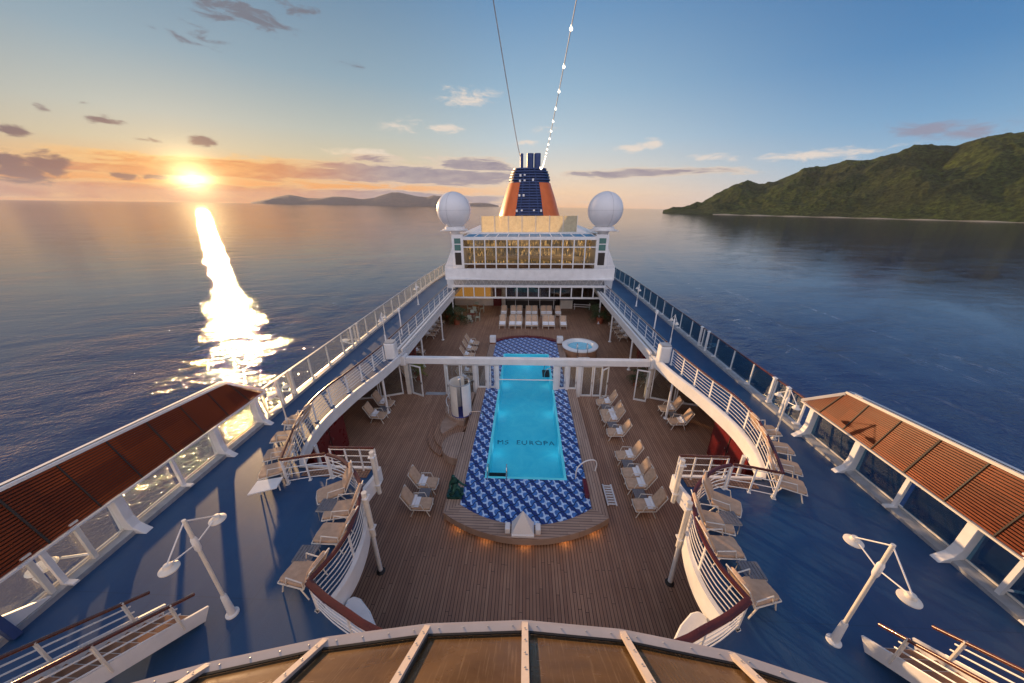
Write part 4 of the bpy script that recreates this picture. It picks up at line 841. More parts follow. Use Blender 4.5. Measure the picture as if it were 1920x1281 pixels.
for i,x in enumerate((-2.29,-1.31,-.66,.28,.89,1.96,2.54,3.69)): put_l(x,31.35,0,-PI/2,'covered','front row lounger at the far end of the wood deck, '+od[i],'front row of loungers at the far end')
for i,x in enumerate((-2.38,-1.35,-.69,.30,.96,1.91,2.52,3.49)): put_l(x,34.85,0,-PI/2,'covered','back row lounger at the far end of the wood deck, '+od[i],'back row of loungers at the far end')
for s in(-1,1):
    for i,y in enumerate((31.6,30.4,29.2,28.0)):
        put_l(9.0*s,y,0,0 if s<0 else PI,True,'lounger in the %s side row under the blue deck, %s'%(SIDE[s],('farthest','second farthest','third','nearest')[i]),'side rows under the blue deck')
# loungers on the blue deck, backs to the railings
for s in(-1,1):
    sd=SIDE[s]; a0=PI if s<0 else 0
    for i,(x,y,da) in enumerate(((5.6,7.66,-30),(4.98,6.92,-10),(4.78,6.1,0),(4.95,4.98,14))):
        put_l(x*s+.0,y,ZB,a0+math.radians(da)*(1 if s>0 else -1),False,'tan lounger backed against the near %s bay railing, %s'%(sd,('farthest and turned','second','third','nearest at the corner')[i]),'loungers round the near bays')
    for x,y,l in((5.72,6.95,'between the two farthest'),(5.45,5.5,'between the two nearest')): put_t(x*s,y,ZB,0,'grey slatted table %s loungers of the near %s bay'%(l,sd))
    for i,(x,y,da) in enumerate(((9.02,11.0,2),(8.80,10.08,-12),(8.42,9.22,-20),(8.0,8.46,-26))):
        put_l(x*s,y,ZB,a0+math.radians(da)*(1 if s>0 else -1),False,'tan lounger backed against the far %s bay railing, %s'%(sd,('farthest','second farthest','third','nearest')[i]),'loungers round the far bays')
    t=thing('white_table',(8.15*s,7.55,ZB),'white angular table on the blue deck at the near end of the %s far bay'%sd,'table') if s<0 else None
    if t:
        MB().prism([(-8.45,7.75),(-7.75,7.95),(-7.65,7.5),(-8.35,7.2)],ZB+.38,ZB+.42).build('table_top',white,t,bevel=.005)
        for x,y in((-8.35,7.6),(-7.85,7.8)): MB().tube([(x,y,ZB),(x,y,ZB+.38)],.02).build('leg',white,t,True)
# folded striped sun pads stored inside the far rail
# ============================================================ lamps
def lamp(x,y,z,h,label,ang=PI/2,r=.155,arm=.62,tw=1.0):
    t=thing('twin_lamp_post',(x,y,z),label,'lamp post','white twin lamp posts')
    MB().tube([(x,y,z+.05),(x,y,z+h)],.035*tw,12).build('pole',cream,t,True)
    MB().lathe([(.13*tw,0),(.13*tw,.03),(.075*tw,.05),(.058*tw,.62*tw),(.045*tw,.66*tw)],(x,y,z),16).build('base',white,t,True)
    zc=z+h*.775; MB().lathe([(.04,-.18),(.056,-.12),(.056,.12),(.04,.18)],(x,y,zc),14).build('collar',white,t,True)
    zd=z+h-.62*tw
    for k in(1,-1):
        dx,dy=math.cos(ang)*arm*k,math.sin(ang)*arm*k
        a=MB().tube([(x,y,z+h-.03),(x+dx,y+dy,zd+.12)],.013,8).tube([(x,y,zc),(x+dx*.95,y+dy*.95,zd+.08)],.013,8).build('lamp_arm',white,t,True)
        MB().lathe([(0,.13),(.06,.12),(.08,.06),(r,.02),(r,0),(.1,-.02),(0,-.03)],(x+dx,y+dy,zd),24).build('lamp_dish',cream,t,True)
    return t
for s in(-1,1):
    sd=SIDE[s]
    lamp(6.52*s,4.34,ZB,2.92,'tall white twin-dish lamp post on the near %s blue deck'%sd,arm=.52)
    lamp(9.68*s,10.95,ZB,2.2,'white twin lamp post on the %s deck near the end of the slatted wing'%sd,ang=PI*.5,r=.13,arm=.45,tw=.8)
    lamp(9.3*s,20.2,ZB,2.1,'white twin lamp post on the %s walkway beside the motor housing'%sd,r=.12,arm=.4,tw=.8)
    lamp(9.85*s,29.2,ZB,2.0,'farthest white twin lamp post on the %s walkway'%sd,r=.12,arm=.4,tw=.8)
    t=thing('speaker_post',(8.75*s,21.0,ZB),'plain slim white post beside the %s walkway'%sd,'post')
    MB().tube([(8.7*s,21.6,ZB),(8.7*s,21.6,ZB+1.75)],.045).build('pole',white,t,True); MB().rbox((8.7*s,21.6,ZB+1.85),(.16,.16,.22),.03).build('cap',white,t)
# ============================================================ near stairs
def ribs(P,w,h): 
    b=MB()
    for a,c in zip(P,P[1:]): b.beam(a,c,w,h)
    return b
for s in(-1,1):
    sd=SIDE[s]; x0,x1=7.0,8.0; yf=4.2; sl=math.tan(math.radians(33)); 
    zt=lambda y:ZB+(yf-y)*sl
    skew=.14
    X=lambda x,y: (x+(yf-y)*skew)*s
    t=thing('deck_stair',(7.5*s,yf,ZB),'white steel stair with timber treads climbing towards the viewer on the %s'%sd,'stair')
    yE=-1.2
    for x in(x0,x1): MB().beam((X(x,yf),yf+.05,ZB+.14),(X(x,yE),yE,zt(yE)+.14),.05,.3).build('stringer',white,t)
    for i in range(22):
        y=yf-.12-i*.24; b=MB().box((X((x0+x1)/2,y),y,zt(y)+.06),(x1-x0-.06,.2,.03)); b.build('tread',stairwood,t)
        MB().box((X((x0+x1)/2,y),y+.1,zt(y)+.0),(x1-x0-.06,.02,.14)).build('riser',cream,t)
    t2=MB().bx(X(x0,yf)-.0,X(x0,yf)+.001,0,0,0,0)
    for x,l in((x0,'inner'),(x1,'outer')):
        r=thing('stair_railing',(X(x,3),3,ZB),'%s handrail with white bars on the near %s stair'%(l,sd),'railing')
        p=lambda y,h:Vector((X(x,y),y,zt(y)+h))
        off=.08 if x==x0 else .08
        MB().tube([p(yf+.02,.86)+Vector((0,.0,0)),p(yE,.98)],.036,10).build('handrail',handwood,r,True)
        for h in(.36,.54,.72): MB().tube([p(yf-.28,h),p(yE,h+.02)],.016,6).build('rail_bar',white,r,True)
        for y in(3.85,2.9,1.9,.8): MB().beam(p(y,.1),p(y,.9),.07,.03).build('post',cream,r)
    # pale board stored beside the stair
    if s<0:
        bd=tag(MB().prism([(-8.15,3.15),(-7.95,3.55),(-8.55,3.2),(-9.4,2.2),(-9.2,1.9)],ZB+.4,ZB+.46).build('white_table_leaf',white),'pale board lying beside the near left stair','board')
# ============================================================ skylight in front of the camera
ZE=8.4
t=thing('sloped_skylight',(0,1.2,ZE),'amber glass skylight with pale bolted frame sloping down in the foreground','skylight')
ev=[(-3.9,.55),(-3.4,.75),(-2.83,.95),(-2.13,1.16),(-1.41,1.33),(-.70,1.44),(.02,1.49),(.73,1.46),(1.45,1.36),(2.15,1.17),(2.85,.95),(3.45,.75),(3.95,.55)]
dr=Vector((0,-math.cos(math.radians(42)),math.sin(math.radians(42)))); nn=Vector((0,math.sin(math.radians(42)),math.cos(math.radians(42))))
framem=mat('pale_pink_frame',(.60,.52,.47),.45,var=.1,vscale=5)
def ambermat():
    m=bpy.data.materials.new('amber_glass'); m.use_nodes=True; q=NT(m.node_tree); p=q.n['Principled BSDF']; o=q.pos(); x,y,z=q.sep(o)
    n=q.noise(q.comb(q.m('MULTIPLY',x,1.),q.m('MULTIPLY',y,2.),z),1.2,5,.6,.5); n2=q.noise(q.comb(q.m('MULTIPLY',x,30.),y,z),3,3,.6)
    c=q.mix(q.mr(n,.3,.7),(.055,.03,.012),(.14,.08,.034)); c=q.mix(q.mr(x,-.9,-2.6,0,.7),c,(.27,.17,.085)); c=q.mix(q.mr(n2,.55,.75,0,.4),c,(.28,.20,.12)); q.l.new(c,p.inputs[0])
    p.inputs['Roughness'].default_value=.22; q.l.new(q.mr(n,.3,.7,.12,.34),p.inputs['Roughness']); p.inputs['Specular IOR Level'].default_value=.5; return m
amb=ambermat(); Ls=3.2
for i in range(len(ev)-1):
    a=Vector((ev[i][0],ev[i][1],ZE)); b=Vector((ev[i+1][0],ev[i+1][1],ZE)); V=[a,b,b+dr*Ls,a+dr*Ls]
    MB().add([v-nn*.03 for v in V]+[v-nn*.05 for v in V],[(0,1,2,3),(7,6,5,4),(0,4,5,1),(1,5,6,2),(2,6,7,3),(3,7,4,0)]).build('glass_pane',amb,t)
    ed=MB(); ed.beam(a+dr*.03,b+dr*.03,.055,.02); f=ed.build('eave_cap',framem,t)
    MB().beam(a+Vector((0,.03,-.02)),b+Vector((0,.03,-.02)),.018,.03).build('gutter',framem,t)
    MB().beam(a+dr*.066-nn*.012,b+dr*.066-nn*.012,.014,.012).build('seal',caulk,t)
    bo=MB()
    for k in range(4): bo.lathe([(.007,0),(.007,.004),(0,.007)],a.lerp(b,(k+.5)/4)+dr*.03+nn*.012,8,rx=-math.radians(48)+PI/2-PI/2)
    bo.build('bolts',galv,f)
for i,(x,y) in enumerate(ev[1:-1]):
    a=Vector((x,y,ZE))+nn*.012; 
    r=MB().beam(a+dr*.0,a+dr*Ls,.045,.025).build('glazing_bar',framem,t)
    b=MB(); b.beam(a+dr*.1+Vector((.028,0,0))-nn*.02,a+dr*Ls+Vector((.028,0,0))-nn*.02,.014,.02); b.build('bar_seal',caulk,t)
    bo=MB()
    for k in range(14): bo.lathe([(.007,0),(.007,.004),(0,.007)],a+dr*(.12+.16*k)+nn*.018,8,rx=-math.radians(48)+PI/2-PI/2)
    bo.build('bolts',galv,r)
tag(MB().prism([(x,y-.4) for x,y in ev]+[(3.95,-3),(-3.9,-3)],2.81,ZE-.1).build('lounge_wall',cream),'cream lounge wall below the amber skylight','wall')
# ============================================================ aft deck house
dh=thing('deck_house',(.2,35,0),'white glass-fronted lounge block across the far end of the pool deck','deck house')
c0=.2
def zat(v,Y,u=990): return GYp(u,v,Y).z
def xat(u,Y,v=500): return GYp(u,v,Y).x
# lower window strip
Y=33.6; z0=zat(557,Y); z1=zat(539,Y); x0=xat(849,Y,548); x1=xat(1133,Y,548); n=14
b=MB(); b.bx(x0,x1,Y-.1,Y+.1,z0-.16,z0); b.bx(x0,x1,Y-.1,Y+.1,z1,z1+.22)
for i in range(n+1):
    x=x0+(x1-x0)*i/n; b.bx(x-.05,x+.05,Y-.09,Y+.09,z0+.001,z1-.001)
b.build('lower_window_frame',white,dh)
def lit_mat(name,kind):
    m=bpy.data.materials.new(name); m.use_nodes=True; q=NT(m.node_tree); p=q.n['Principled BSDF']; x,y,z=q.sep(q.pos())
    st=q.noise(q.comb(q.m('MULTIPLY',x,5.),y,q.m('MULTIPLY',z,.8)),1.6,4,.7,.4); n=q.noise(q.comb(q.m('MULTIPLY',x,1.2),y,q.m('MULTIPLY',z,1.6)),1.1,4,.6,1.2)
    c=q.ramp(st,[(.40,(.012,.009,.006)),(.50,(.07,.045,.02)),(.58,(.30,.18,.07)),(.64,(.85,.52,.18)),(.72,(.30,.06,.02))])
    c=q.mix(q.mr(n,.40,.56,0,.75),c,(.035,.03,.025)); q.l.new(c,p.inputs[0]); q.l.new(c,p.inputs['Emission Color']); p.inputs['Emission Strength'].default_value=1.5; return m
loungelit=lit_mat('lit_lounge',0)
for i in range(n):
    xa=x0+(x1-x0)*i/n; xb=x0+(x1-x0)*(i+1)/n
    MB().bx(xa+.05,xb-.05,Y-.01,Y+.01,z0,z1).build('window_pane',winglass,dh)
MB().bx(x0,x1,33.75,33.82,z0+.2,z1+.2).build('valance',white,dh) if False else None
# band / balcony fascia with lattice
zb0=zat(525,34); zb1=zat(505,34); xb0=xat(834,34,515); xb1=xat(1153,34,515)
bb=MB(); N=14; P=[]
for i in range(N+1):
    f=i/N; x=xb0+(xb1-xb0)*f; P.append((x,34.0-.5*math.sin(PI*f)+.2,0))
bb.sweep([Vector(p) for p in P],[(0,zb0),(0,zb1),(-.12,zb1),(-.12,zb0)]); bb.build('balcony_fascia',white,dh,True)
MB().bx(xb0+.1,xb1-.1,33.8,40,zb0+.02,zb0+.12).build('balcony_floor',white,dh)
zl0=zat(537,32.9); zl1=zat(524,32.9)
lt=MB(); lt.beam((x0,32.9,zl1),(x1,32.9,zl1),.05,.05); lt.beam((x0,32.9,zl0),(x1,32.9,zl0),.05,.05)
M=22
for i in range(M):
    xa=x0+(x1-x0)*i/M; xc=x0+(x1-x0)*(i+1)/M; lt.beam((xa,32.9,zl0),((xa+xc)/2,32.9,zl1),.025,.025); lt.beam(((xa+xc)/2,32.9,zl1),(xc,32.9,zl0),.025,.025)
lt.build('lattice_truss',white,dh)
MB().bx(x0,x1,34.4,34.5,z1+.1,zb1-.1).build('upper_beam',galv,dh)  # grey instead of white, standing in for the shadow behind the lattice
# upper glazed front
Y=35.3; X0=xat(869,Y,480); X1=xat(1117,Y,480); zr=[zat(504.5,Y),zat(495,Y),zat(463.5,Y),zat(449,Y)]
fr=MB(); gl=12
for k,z in enumerate(zr): fr.bx(X0-.05,X1+.05,Y-.07,Y+.07,z-.05,z+.05+(.12 if k==3 else 0))
for i in range(gl+1):
    x=X0+(X1-X0)*i/gl
    for k in range(3): fr.bx(x-.055,x+.055,Y-.065,Y+.065,zr[k]+.051,zr[k+1]-.051)
fr.build('upper_window_frame',white,dh)
for i in range(gl):
    xa=X0+(X1-X0)*i/gl; xb=X0+(X1-X0)*(i+1)/gl
    for k in range(3): MB().bx(xa+.055,xb-.055,Y-.01,Y+.01,zr[k]+.05,zr[k+1]-.05).build('window_pane',winglass,dh)
# sloping glass eave
zs0=zr[3]+.2; zs1=zat(438,Y+.9); Ye=Y+.9
xe0=xat(880,Ye,438); xe1=xat(1107,Ye,438)
f=MB(); f.beam((X0,Y,zs0),(X1,Y,zs0),.1,.1); f.beam((xe0,Ye,zs1),(xe1,Ye,zs1),.14,.14)
for i in range(gl+1):
    q=i/gl; f.beam((X0+(X1-X0)*q,Y,zs0),(xe0+(xe1-xe0)*q,Ye,zs1),.09,.08)
f.build('eave_frame',white,dh)
skyglass=mat('blue_eave_glass',(.10,.25,.40),.08,spec=1.)
MB().add([(X0,Y+.03,zs0),(X1,Y+.03,zs0),(xe1,Ye+.03,zs1),(xe0,Ye+.03,zs1)],[(0,1,2,3)]).build('eave_glass',skyglass,dh)
# interior seen through the glass
MB().bx(X0,X1,38.2,38.3,zr[0],zr[3]+.3).build('lounge_back_wall',loungelit,dh)
MB().bx(X0,X1,Y+.1,38.2,zr[0]-.12,zr[0]-.06).build('lounge_floor',woodwall,dh)
MB().bx(X0,X1,Y+.1,38.2,zr[3]+.1,zr[3]+.18).build('lounge_ceiling',mat('dark_gold_ceiling',(.25,.16,.07),.5),dh)
cr=MB(); P=[Vector((X0+1+(X1-X0-2)*i/16,36.0+.9*math.sin(PI*i/16),0)) for i in range(17)]
cr.sweep(P,[(0,zr[1]+.2),(0,zr[1]+.62),(-.25,zr[1]+.62),(-.25,zr[1]+.2)]); cr.build('curved_counter',mat('gold_counter',(.62,.45,.25),.4),dh,True)
for i in range(0):
    x=X0+.8+(X1-X0-1.6)*i/8; l=MB().lathe([(0,.0),(.09,.03),(.12,.16),(0,.2)],(x,36.6,zr[2]-.1),10).build('pendant_lamp',amber,dh,True)
# towers
for s in(-1,1):
    ua,ub=(848,869) if s<0 else (1117,1140)
    Yt=35.2; a=xat(ua,Yt,470); b_=xat(ub,Yt,470); z0t=zat(502,Yt); z1t=zat(440,Yt)
    MB().bx(a,b_,Yt,Yt+3,z0t-.6,z1t).build('corner_tower',white,dh,bevel=.02)
    xm=(a+b_)/2; w=(b_-a)*.55
    for v0,v1,m_ in((447,457,greenglass),(459,470,greenglass),(474,497,darkint)):
        MB().bx(xm-w/2,xm+w/2,Yt-.03,Yt+.02,zat(v1,Yt),zat(v0,Yt)).build('tower_window' if m_ is greenglass else 'tower_door',m_,dh)
    # outer wing wall sweeping down
    xo=b_ if s>0 else a
    MB().add([(xo,Yt+.2,z1t-1.2),(xo+1.0*s,Yt+.6,z0t),(xo+1.0*s,Yt+.8,2.8),(xo,Yt+.2,2.8),(xo,Yt+3,z1t-1.2),(xo+1.0*s,Yt+3,z0t),(xo+1.0*s,Yt+3,2.8),(xo,Yt+3,2.8)],[(0,1,2,3),(4,7,6,5),(0,4,5,1),(1,5,6,2)]).build('wing_wall',white,dh)
    railing('balcony_railing',mir([((xb1 if s>0 else -xb0)-1.25,34.2),((xb1 if s>0 else -xb0)-.05,34.3)],s),zb1-.6,'small railing on the %s end of the balcony below the white radome'%SIDE[s],hand=white,h=.95,nb=4,step=.6,hw=.05)
# house body and roof
MB().bx(X0-.4,X1+.4,38.4,52,2.8,zs1-.05).build('house_body',white,dh)
MB().bx(xe0-.3,xe1+.3,Ye,52,zs1-.05,zs1+.08).build('roof',white,dh)
MB().bx(X0-1.2,X1+1.2,35.4,38.3,zb0,zr[0]-.13).build('lower_wall',white,dh)
# roof wind screen of seven frosted panels
Ys=36.9; u0,u1=902,1082
t=thing('roof_windscreen',(c0,Ys,zs1),'frosted cream seven panel windscreen on the roof in front of the funnel','windscreen')
fro=glassmat('frosted_panel',(.7,.65,.5),.1,.75,(.85,.78,.6),.2)
a=xat(u0,Ys,418); b_=xat(u1,Ys,418); za=zs1+.08; zb_=zat(404.5,Ys)
for i in range(7):
    p=a+(b_-a)*i/7; q=a+(b_-a)*(i+1)/7; MB().box(((p+q)/2,Ys,(za+zb_)/2),(q-p-.05,.03,zb_-za-.06)).build('panel',fro,t)
    MB().bx(p-.03,p+.03,Ys-.04,Ys+.04,za,zb_).build('mullion',cream,t)
MB().bx(b_-.03,b_+.03,Ys-.04,Ys+.04,za,zb_).build('mullion',cream,t)
for s,e_ in((-1,a),(1,b_)): MB().add([(e_,Ys,za),(e_+.9*s,Ys-.6,za),(e_+.9*s,Ys-.6,za+.06),(e_,Ys,za+.5)],[(0,1,2,3)]).build('end_stay',white,t)
# radomes
for s,u in((-1,851),(1,1135)):
    Yr=36.2; p=GYp(u,394,Yr); r=1.72
    t=thing('radome',(p.x,p.y,p.z-2.9),'white satellite dome ball on a pedestal at the %s end of the deck house roof'%SIDE[s],'radome')
    prof=[(r*math.sin(PI*(1-i/20)),-r*math.cos(PI*i/20)) for i in range(20)]; prof=[(max(.001,r*math.sin(PI*i/20)),-r*math.cos(PI*i/20)) for i in range(1,21)]
    MB().lathe(prof,p,40).build('ball',mat('radome_shell',(.72,.72,.74),.35,var=.05,vscale=1.),t,True)
    sm_=MB(); ring=[p+Vector((math.cos(2*PI*i/40)*(r+.002),math.sin(2*PI*i/40)*(r+.002),0)) for i in range(41)]; sm_.tube(ring,.012,4,False)
    for aa in (PI/2,PI): sm_.tube([p+Vector((math.cos(aa+.25*s)*(r+.002)*math.cos(q),math.sin(aa+.25*s)*(r+.002)*math.cos(q),(r+.002)*math.sin(q))) for q in [2*PI*i/40 for i in range(41)]],.012,4,False)
    sm_.build('seam',galv,t)
    MB().lathe([(.95,-1.55),(1.05,-1.62),(1.05,-1.8),(1.3,-1.85),(1.3,-1.93),(.6,-2.0),(.42,-2.4),(.42,-3.2)],p,28).build('pedestal',white,t,True)
    MB().box(p+Vector((-.9*s*0,-.2,-1.98)),(3.0,.3,.08)).build('service_step',white,t)
# funnel
Yf=47; t=thing('funnel',(GYp(992,400,Yf).x,Yf,zs1),'orange and navy blue ship funnel with louvres behind the deck house','funnel')
fx=GYp(992,400,Yf).x
lev=[(409,58.5),(392,54),(370,48.5),(350,42.5),(343,40.5),(330,38),(320,34.5),(315,31)]
def sect(hw,z,k=.62,n=40,off=0):
    out=[]
    for j in range(n):
        a=2*PI*j/n; e=.72; cx_=math.copysign(abs(math.cos(a))**e,math.cos(a)); sy=math.copysign(abs(math.sin(a))**e,math.sin(a)); out.append(Vector((fx+hw*cx_,Yf+hw*1.15*sy,z)))
    return out
L=[]
for v,hw in lev:
    pp=GYp(992,v,Yf-4); px1=GYp(992+hw,v,Yf-1); L.append(((px1.x-fx),GYp(992,v,Yf-2).z))
def loft(L,shr=0,js=None,n=40):
    b=MB(); V=[]
    for hw,z in L: V+=sect(hw-shr,z,n=n)
    Fc=[(i*n+j,i*n+(j+1)%n,(i+1)*n+(j+1)%n,(i+1)*n+j) for i in range(len(L)-1) for j in (js if js is not None else range(n))]
    if js is None: Fc.append(tuple((len(L)-1)*n+j for j in range(n)))
    return b.add(V,Fc)
loft([(L[0][0],zs1-.2)]+L,.10).build('core',mat('funnel_dark_blue',(.01,.025,.09),.5),t,True)
# orange shells on the sides: j around a=0 (right) and a=pi (left)
J=[j for j in range(40) if abs(math.cos(2*PI*(j+.5)/40))>.36]
orange_js=J; loft([(L[0][0],zs1-.2)]+L[:5],0,J).build('orange_shell',orange,t,True)
lv=MB()
def ringz(hw,z,js,th=.06,out=.02):
    A=sect(hw+out,z); B=sect(hw-.12,z)
    for j in js:
        k=(j+1)%40; V=[A[j],A[k],B[k],B[j]]; W_=[v+Vector((0,0,th)) for v in V]; lv.add(V+W_,[(3,2,1,0),(4,5,6,7),(0,1,5,4),(2,3,7,6)])
def hwz(z):
    for (h0,z0_),(h1,z1_) in zip(L,L[1:]):
        if z0_<=z<=z1_: return h0+(h1-h0)*(z-z0_)/(z1_-z0_)
    return L[0][0] if z<L[0][1] else L[-1][0]
JC=[j for j in range(40) if j not in J]; z=zs1+.1; zt4=L[4][1]
while z<zt4: ringz(hwz(z),z,JC,.14); z+=.30
while z<L[-1][1]-.05: ringz(hwz(z),z,range(40),.14,.05); z+=.30
lv.build('louvres',navy,t)
vv=MB()
for xx in(-1.15,0,1.15):
    q=[]
    for k in range(9):
        z=zs1+(L[-1][1]-zs1)*k/8; hw=hwz(z); q.append(Vector((fx+xx*hw/L[0][0],Yf-hw*1.15*.985+.0,z)))
    vv.tube(q,.06,6)
vv.build('louvre_posts',navy,t)
b=MB(); zz=[L[0][1]+.9,L[0][1]+2.6,L[0][1]+3.4]
for k,(xx,z) in enumerate([(-1.5,zz[0]),(-.9,zz[0]),(.55,zz[0]),(1.4,zz[0]),(-1.2,zz[1]),(-.7,zz[1]),(-1.15,zz[2]+.8),(-.6,zz[2]+.8),(-1.1,zz[2]+1.4),(-.6,zz[2]+1.4),(.4,zz[2]+.9)]):
    hw=hwz(z); MB().box((fx+xx,Yf-hw*1.15-.03,z),(.22,.03,.26)).build('service_hatch',white,t)
zt=L[-1][1]; zp=zat(288,Yf)
for x,r_,k in((-1.0,.20,0),(.05,.42,1),(.95,.40,1)): MB().tube([(fx+x,Yf,zt-.3),(fx+x,Yf-.0,zp+.0)],r_,16).build('exhaust_pipe',navy,t,True)
# wires to the mast above the viewer
A=Vector((fx-1.15,Yf-1,zp-.4)); e1=ray(905,-120).normalized()*4+Vector((0,0,H))
def sag(a,b,s,n=40): return [a.lerp(b,i/n)-Vector((0,0,s*4*(i/n)*(1-i/n))) for i in range(n+1)]
tag(MB().tube(sag(A,e1,.25),[.045-.04*(i/40) for i in range(41)],5).build('stay_wire',galv,None,True),'thin grey stay wire rising from the left of the funnel top','wire')
B=Vector((fx+1.2,Yf-2,zt+.2)); e2=ray(1094,-70).normalized()*5+Vector((0,0,H))
t=thing('light_string',B,'string of small lit bulbs rising from the right of the funnel top','light string')
P=sag(B,e2,.9,80); MB().tube(P,[.03-.024*(i/80) for i in range(81)],5).build('cable',galv,t,True)
proto=None; cnt=0; Lc=[0]
for p,q in zip(P,P[1:]): Lc.append(Lc[-1]+(q-p).length)
nb=34
for i in range(3,nb):
    d=Lc[-1]*i/nb
    for k in range(80):
        if Lc[k]<=d<=Lc[k+1]: q=P[k].lerp(P[k+1],(d-Lc[k])/(Lc[k+1]-Lc[k])); break
    if proto is None:
        proto=MB().lathe([(0,-.085),(.045,-.06),(.05,-.02),(.022,.03),(.022,.06),(0,.06)],t.location,8).build('bulb',glowlamp,t,True); o=proto
    else: o=proto.copy(); COL.objects.link(o); o.parent=t
    o.location=q-t.location; sc=.35+.6*min(1,(q-Vector((0,0,H))).length/40); o.scale=(sc,sc,sc)
# ============================================================ back wall under the house, bar, cabinets, plants
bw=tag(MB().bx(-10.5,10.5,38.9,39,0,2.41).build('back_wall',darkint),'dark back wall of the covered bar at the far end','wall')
t=thing('lit_bar_wall',(-6.3,38.6,0),'warm lit yellow bar wall with red door at the far left end','bar wall')
MB().bx(-8.6,-4.2,38.6,38.7,.9,2.4).build('lit_panel',mat('lit_amber_wall',(.5,.28,.08),.6,emit=(1,.5,.12),estr=.22),t)
MB().bx(-3.9,-2.9,38.6,38.7,0,2.1).build('red_door',redcab,t)
MB().bx(-8.6,-2.5,38.75,38.8,0,2.4).build('pale_wall',cream,t)
for (x0,x1,l) in ((-2.2,3.4,'long dark bar counter with a steel rim at the far end'),(4.0,5.4,'pale serving counter right of the far bar')):
    t=thing('bar_counter',((x0+x1)/2,37.8,0),l,'counter'); MB().bx(x0,x1,37.6,38.3,0,1.0).build('body',darkint if x0<0 else cream,t); MB().bx(x0-.05,x1+.05,37.5,38.4,1.0,1.06).build('top',galv,t)
t=thing('low_barrier',(6.3,37.5,0),'pair of low white rails in front of the dark recess at far right','barrier')
for z in(.35,.6): MB().beam((5.5,37.4,z),(7.4,37.1,z),.04,.08).build('rail',white,t)
for x in(5.6,7.3): MB().bx(x-.03,x+.03,37.2,37.27,0,.75).build('post',white,t)
for x in(-2.4,-1.2,0.3,1.6,3.2):
    tag(MB().tube([(x,37.3,0),(x,37.3,2.4)],.035,8).build('thin_column',white,None,True),'thin white column in front of the far bar, %s'%{-2.4:'leftmost',-1.2:'second from left',.3:'in the middle',1.6:'second from right',3.2:'rightmost'}[x],'column','thin columns at the bar')
for s in(-1,1):
    for x,y,w,d,h,l in((9.15,23.2,1.0,1.3,1.25,'beyond the partition'),(9.6,12.1,1.4,2.6,2.3,'behind the far bay pole'),(9.9,9.4,1.0,1.6,2.3,'under the landing')):
        t=thing('red_cabinet',(x*s,y,0),'dark red lacquered cabinet under the %s deck, %s'%(SIDE[s],l),'cabinet')
        MB().rbox((x*s,y,h/2),(w,d,h),.05).build('body',redcab,t,bevel=.02); MB().box(((x-w/2-.012)*s,y,h/2),(.02,.03,h*.85)).build('door_gap',darkint,t)
        for dy in(-.12,.12): MB().box(((x-w/2-.03)*s,y+dy,h*.55),(.03,.03,.14)).build('handle',steel,t)
    tag(MB().bx(8.9*s,10.4*s,24.6,24.75,0,2.4).build('timber_screen',woodwall),'upright timber screen beside the red cabinet on the %s'%SIDE[s],'screen')
def palm(x,y,h,r,n,lm,label,pot=.42,seed=1):
    rnd=random.Random(seed); t=thing('potted_palm',(x,y,0),label,'potted plant')
    p_=MB().lathe([(pot*.38,0),(pot*.55,pot*.9),(pot*.62,pot*.92),(pot*.62,pot),(pot*.5,pot),(pot*.48,pot*.85),(0,pot*.85)],(x,y,0),20).build('pot',terra,t,True)
    st=MB()
    for k in range(5): a=rnd.uniform(0,2*PI); st.tube([(x,y,pot*.8),(x+.1*math.cos(a)*r,y+.1*math.sin(a)*r,h*.45),(x+.25*math.cos(a)*r,y+.25*math.sin(a)*r,h*.75)],[.03,.022,.012],6)
    st.build('stems',woodwall,t)
    lf=MB()
    for k in range(n):
        a=rnd.uniform(0,2*PI); z0_=rnd.uniform(.25,.8)*h; ln=r*rnd.uniform(.6,1.1); lift=rnd.uniform(.1,.9)
        q0=Vector((x+math.cos(a)*.1*r,y+math.sin(a)*.1*r,z0_))
        for i in range(7):
            f=(i+1)/7; c_=q0+Vector((math.cos(a)*ln*f,math.sin(a)*ln*f,lift*ln*f-1.0*ln*f*f*.7))
            for sg in(-1,1):
                aa=a+sg*rnd.uniform(.6,1.2); L_=.26*r*(1.15-f)+.08; e_=c_+Vector((math.cos(aa)*L_,math.sin(aa)*L_,-.35*L_+rnd.uniform(-.03,.03))); w_=Vector((-math.sin(aa),math.cos(aa),0))*.022*max(1,r)
                m_=c_.lerp(e_,.5)+Vector((0,0,.02)); lf.add([c_,m_+w_,e_,m_-w_],[(0,1,2,3)])
    lf.build('fronds',lm,t); return t
palm(-7.0,31.9,2.3,1.35,70,leafm,'big bushy palm in a terracotta pot at the far left of the wood deck',.75,3)
palm(7.55,32.6,2.3,1.3,70,leafm,'big dark palm in a terracotta pot at the far right of the wood deck',.7,5)
palm(-7.4,20.3,1.6,.55,40,yleaf,'small yellow-green plant in a pot behind the left open door',.5,8)
palm(7.45,19.9,1.6,.6,40,leafm,'small dark green plant in a pot behind the right open door',.5,9)
palm(-8.2,33.4,2.2,1.1,50,leafm,'second palm in the corner behind the big left palm',.6,13)
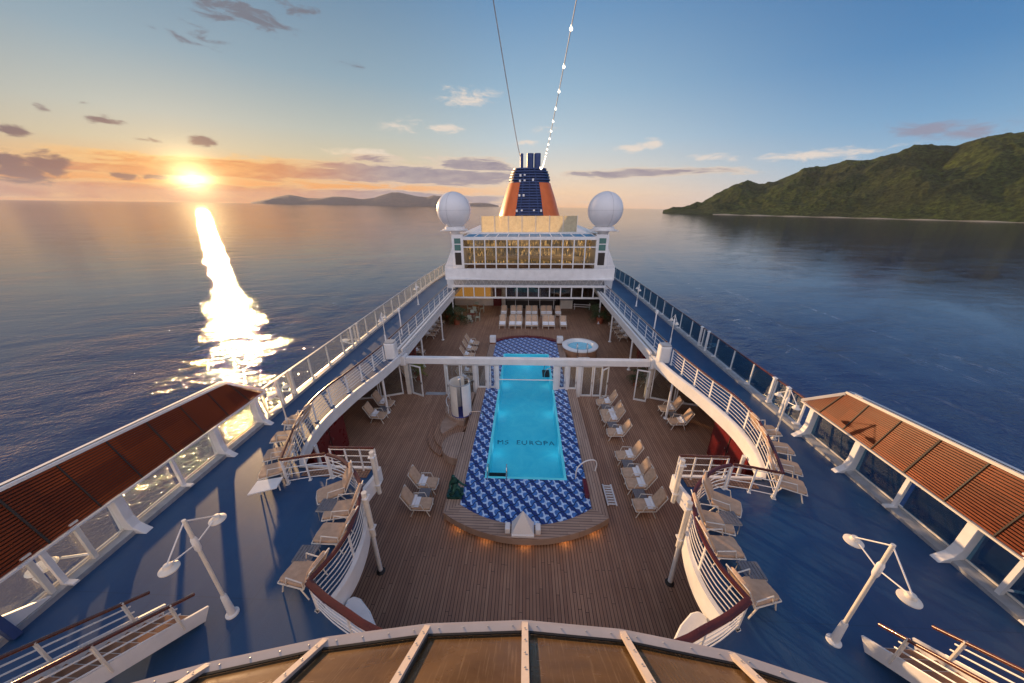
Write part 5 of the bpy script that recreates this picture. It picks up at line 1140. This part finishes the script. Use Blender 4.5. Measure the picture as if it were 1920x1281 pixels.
# cafe tables with mint chairs
def cafe_chair(x,y,a,label):
    t=thing('cafe_chair',(x,y,0),label,'chair','pale chairs at the cafe tables'); R=Matrix.Rotation(a,3,'Z'); T=lambda p:Vector((x,y,0))+R@Vector(p)
    MB().rbox(T((0,0,.45)),(.46,.44,.05),.08,rz=a).build('seat',greencloth,t); MB().rbox(T((-.22,0,.72)),(.04,.42,.45),.015,rz=a).build('backrest',greencloth,t)
    for px_,py_ in((.2,.18),(.2,-.18),(-.2,.18),(-.2,-.18)): MB().tube([T((px_,py_,.43)),T((px_*1.1,py_*1.1,0))],.018,6).build('leg',greencloth,t)
for j,(x,y,l) in enumerate(((-5.7,32.9,'near'),(-5.65,36.0,'far'))):
    t=thing('cafe_table',(x,y,0),'round dark cafe table at the far left, the %s one'%l,'table'); MB().lathe([(0,.72),(.42,.72),(.42,.76),(0,.76)],(x,y,0),24).build('top',redcab,t); MB().tube([(x,y,0),(x,y,.72)],.035).lathe([(.25,0),(.25,.02),(.03,.05)],(x,y,0),16).build('pedestal',galv,t,True)
    for k,(dx,dy,w) in enumerate(((-.7,0,'left'),(.7,0,'right'),(0,-.7,'near'),(0,.7,'far'))): cafe_chair(x+dx,y+dy,math.atan2(-dy,-dx),'pale green chair at the %s cafe table, %s side of it'%(l,w))
# deck seams are in the plank material; small grey hatch covers on the near kerbs

# the ship's forward superstructure behind the viewpoint
t=thing('forward_house',(0,-9,ZB),'white forward superstructure behind the amber skylight','deck house')
MB().bx(-8.2,8.2,-22,-4.2,2.81,9.6).build('house_body',white,t)
MB().bx(-8.6,8.6,-22.3,-4.0,9.6,9.8).build('roof',white,t)
t=thing('lookout_mast',(0,-5.2,9.8),'white mast behind the viewpoint that carries the wires','mast')
MB().tube([(0,-5.2,9.8),(0,-5.2,19)],[.35,.2],12).build('pole',white,t,True)

# evening air: one closed box of thin haze round the sea, the hills and the ship
ex=Vector((0,1,0)).cross(SEAN).normalized(); ey=SEAN.cross(ex).normalized(); c=Vector((0,0,SEAZ)); b=MB(); V=[]
for z in(-1.5,560):
    for sx,sy in((-1,-1),(1,-1),(1,1),(-1,1)): V.append(c+ex*19600*sx+ey*19600*sy+SEAN*z)
b.add(V,[(3,2,1,0),(4,5,6,7),(0,1,5,4),(1,2,6,5),(2,3,7,6),(3,0,4,7)])
hz=b.build('haze',white); hz['kind']='stuff'
hm=bpy.data.materials.new('thin_haze'); hm.use_nodes=True; nt=hm.node_tree; nt.nodes.remove(nt.nodes['Principled BSDF'])
pv=nt.nodes.new('ShaderNodeVolumePrincipled'); pv.inputs['Density'].default_value=2.2e-5; pv.inputs['Color'].default_value=(.82,.88,1,1); pv.inputs['Anisotropy'].default_value=.0
nt.links.new(pv.outputs[0],nt.nodes['Material Output'].inputs['Volume']); hz.data.materials.clear(); hz.data.materials.append(hm)
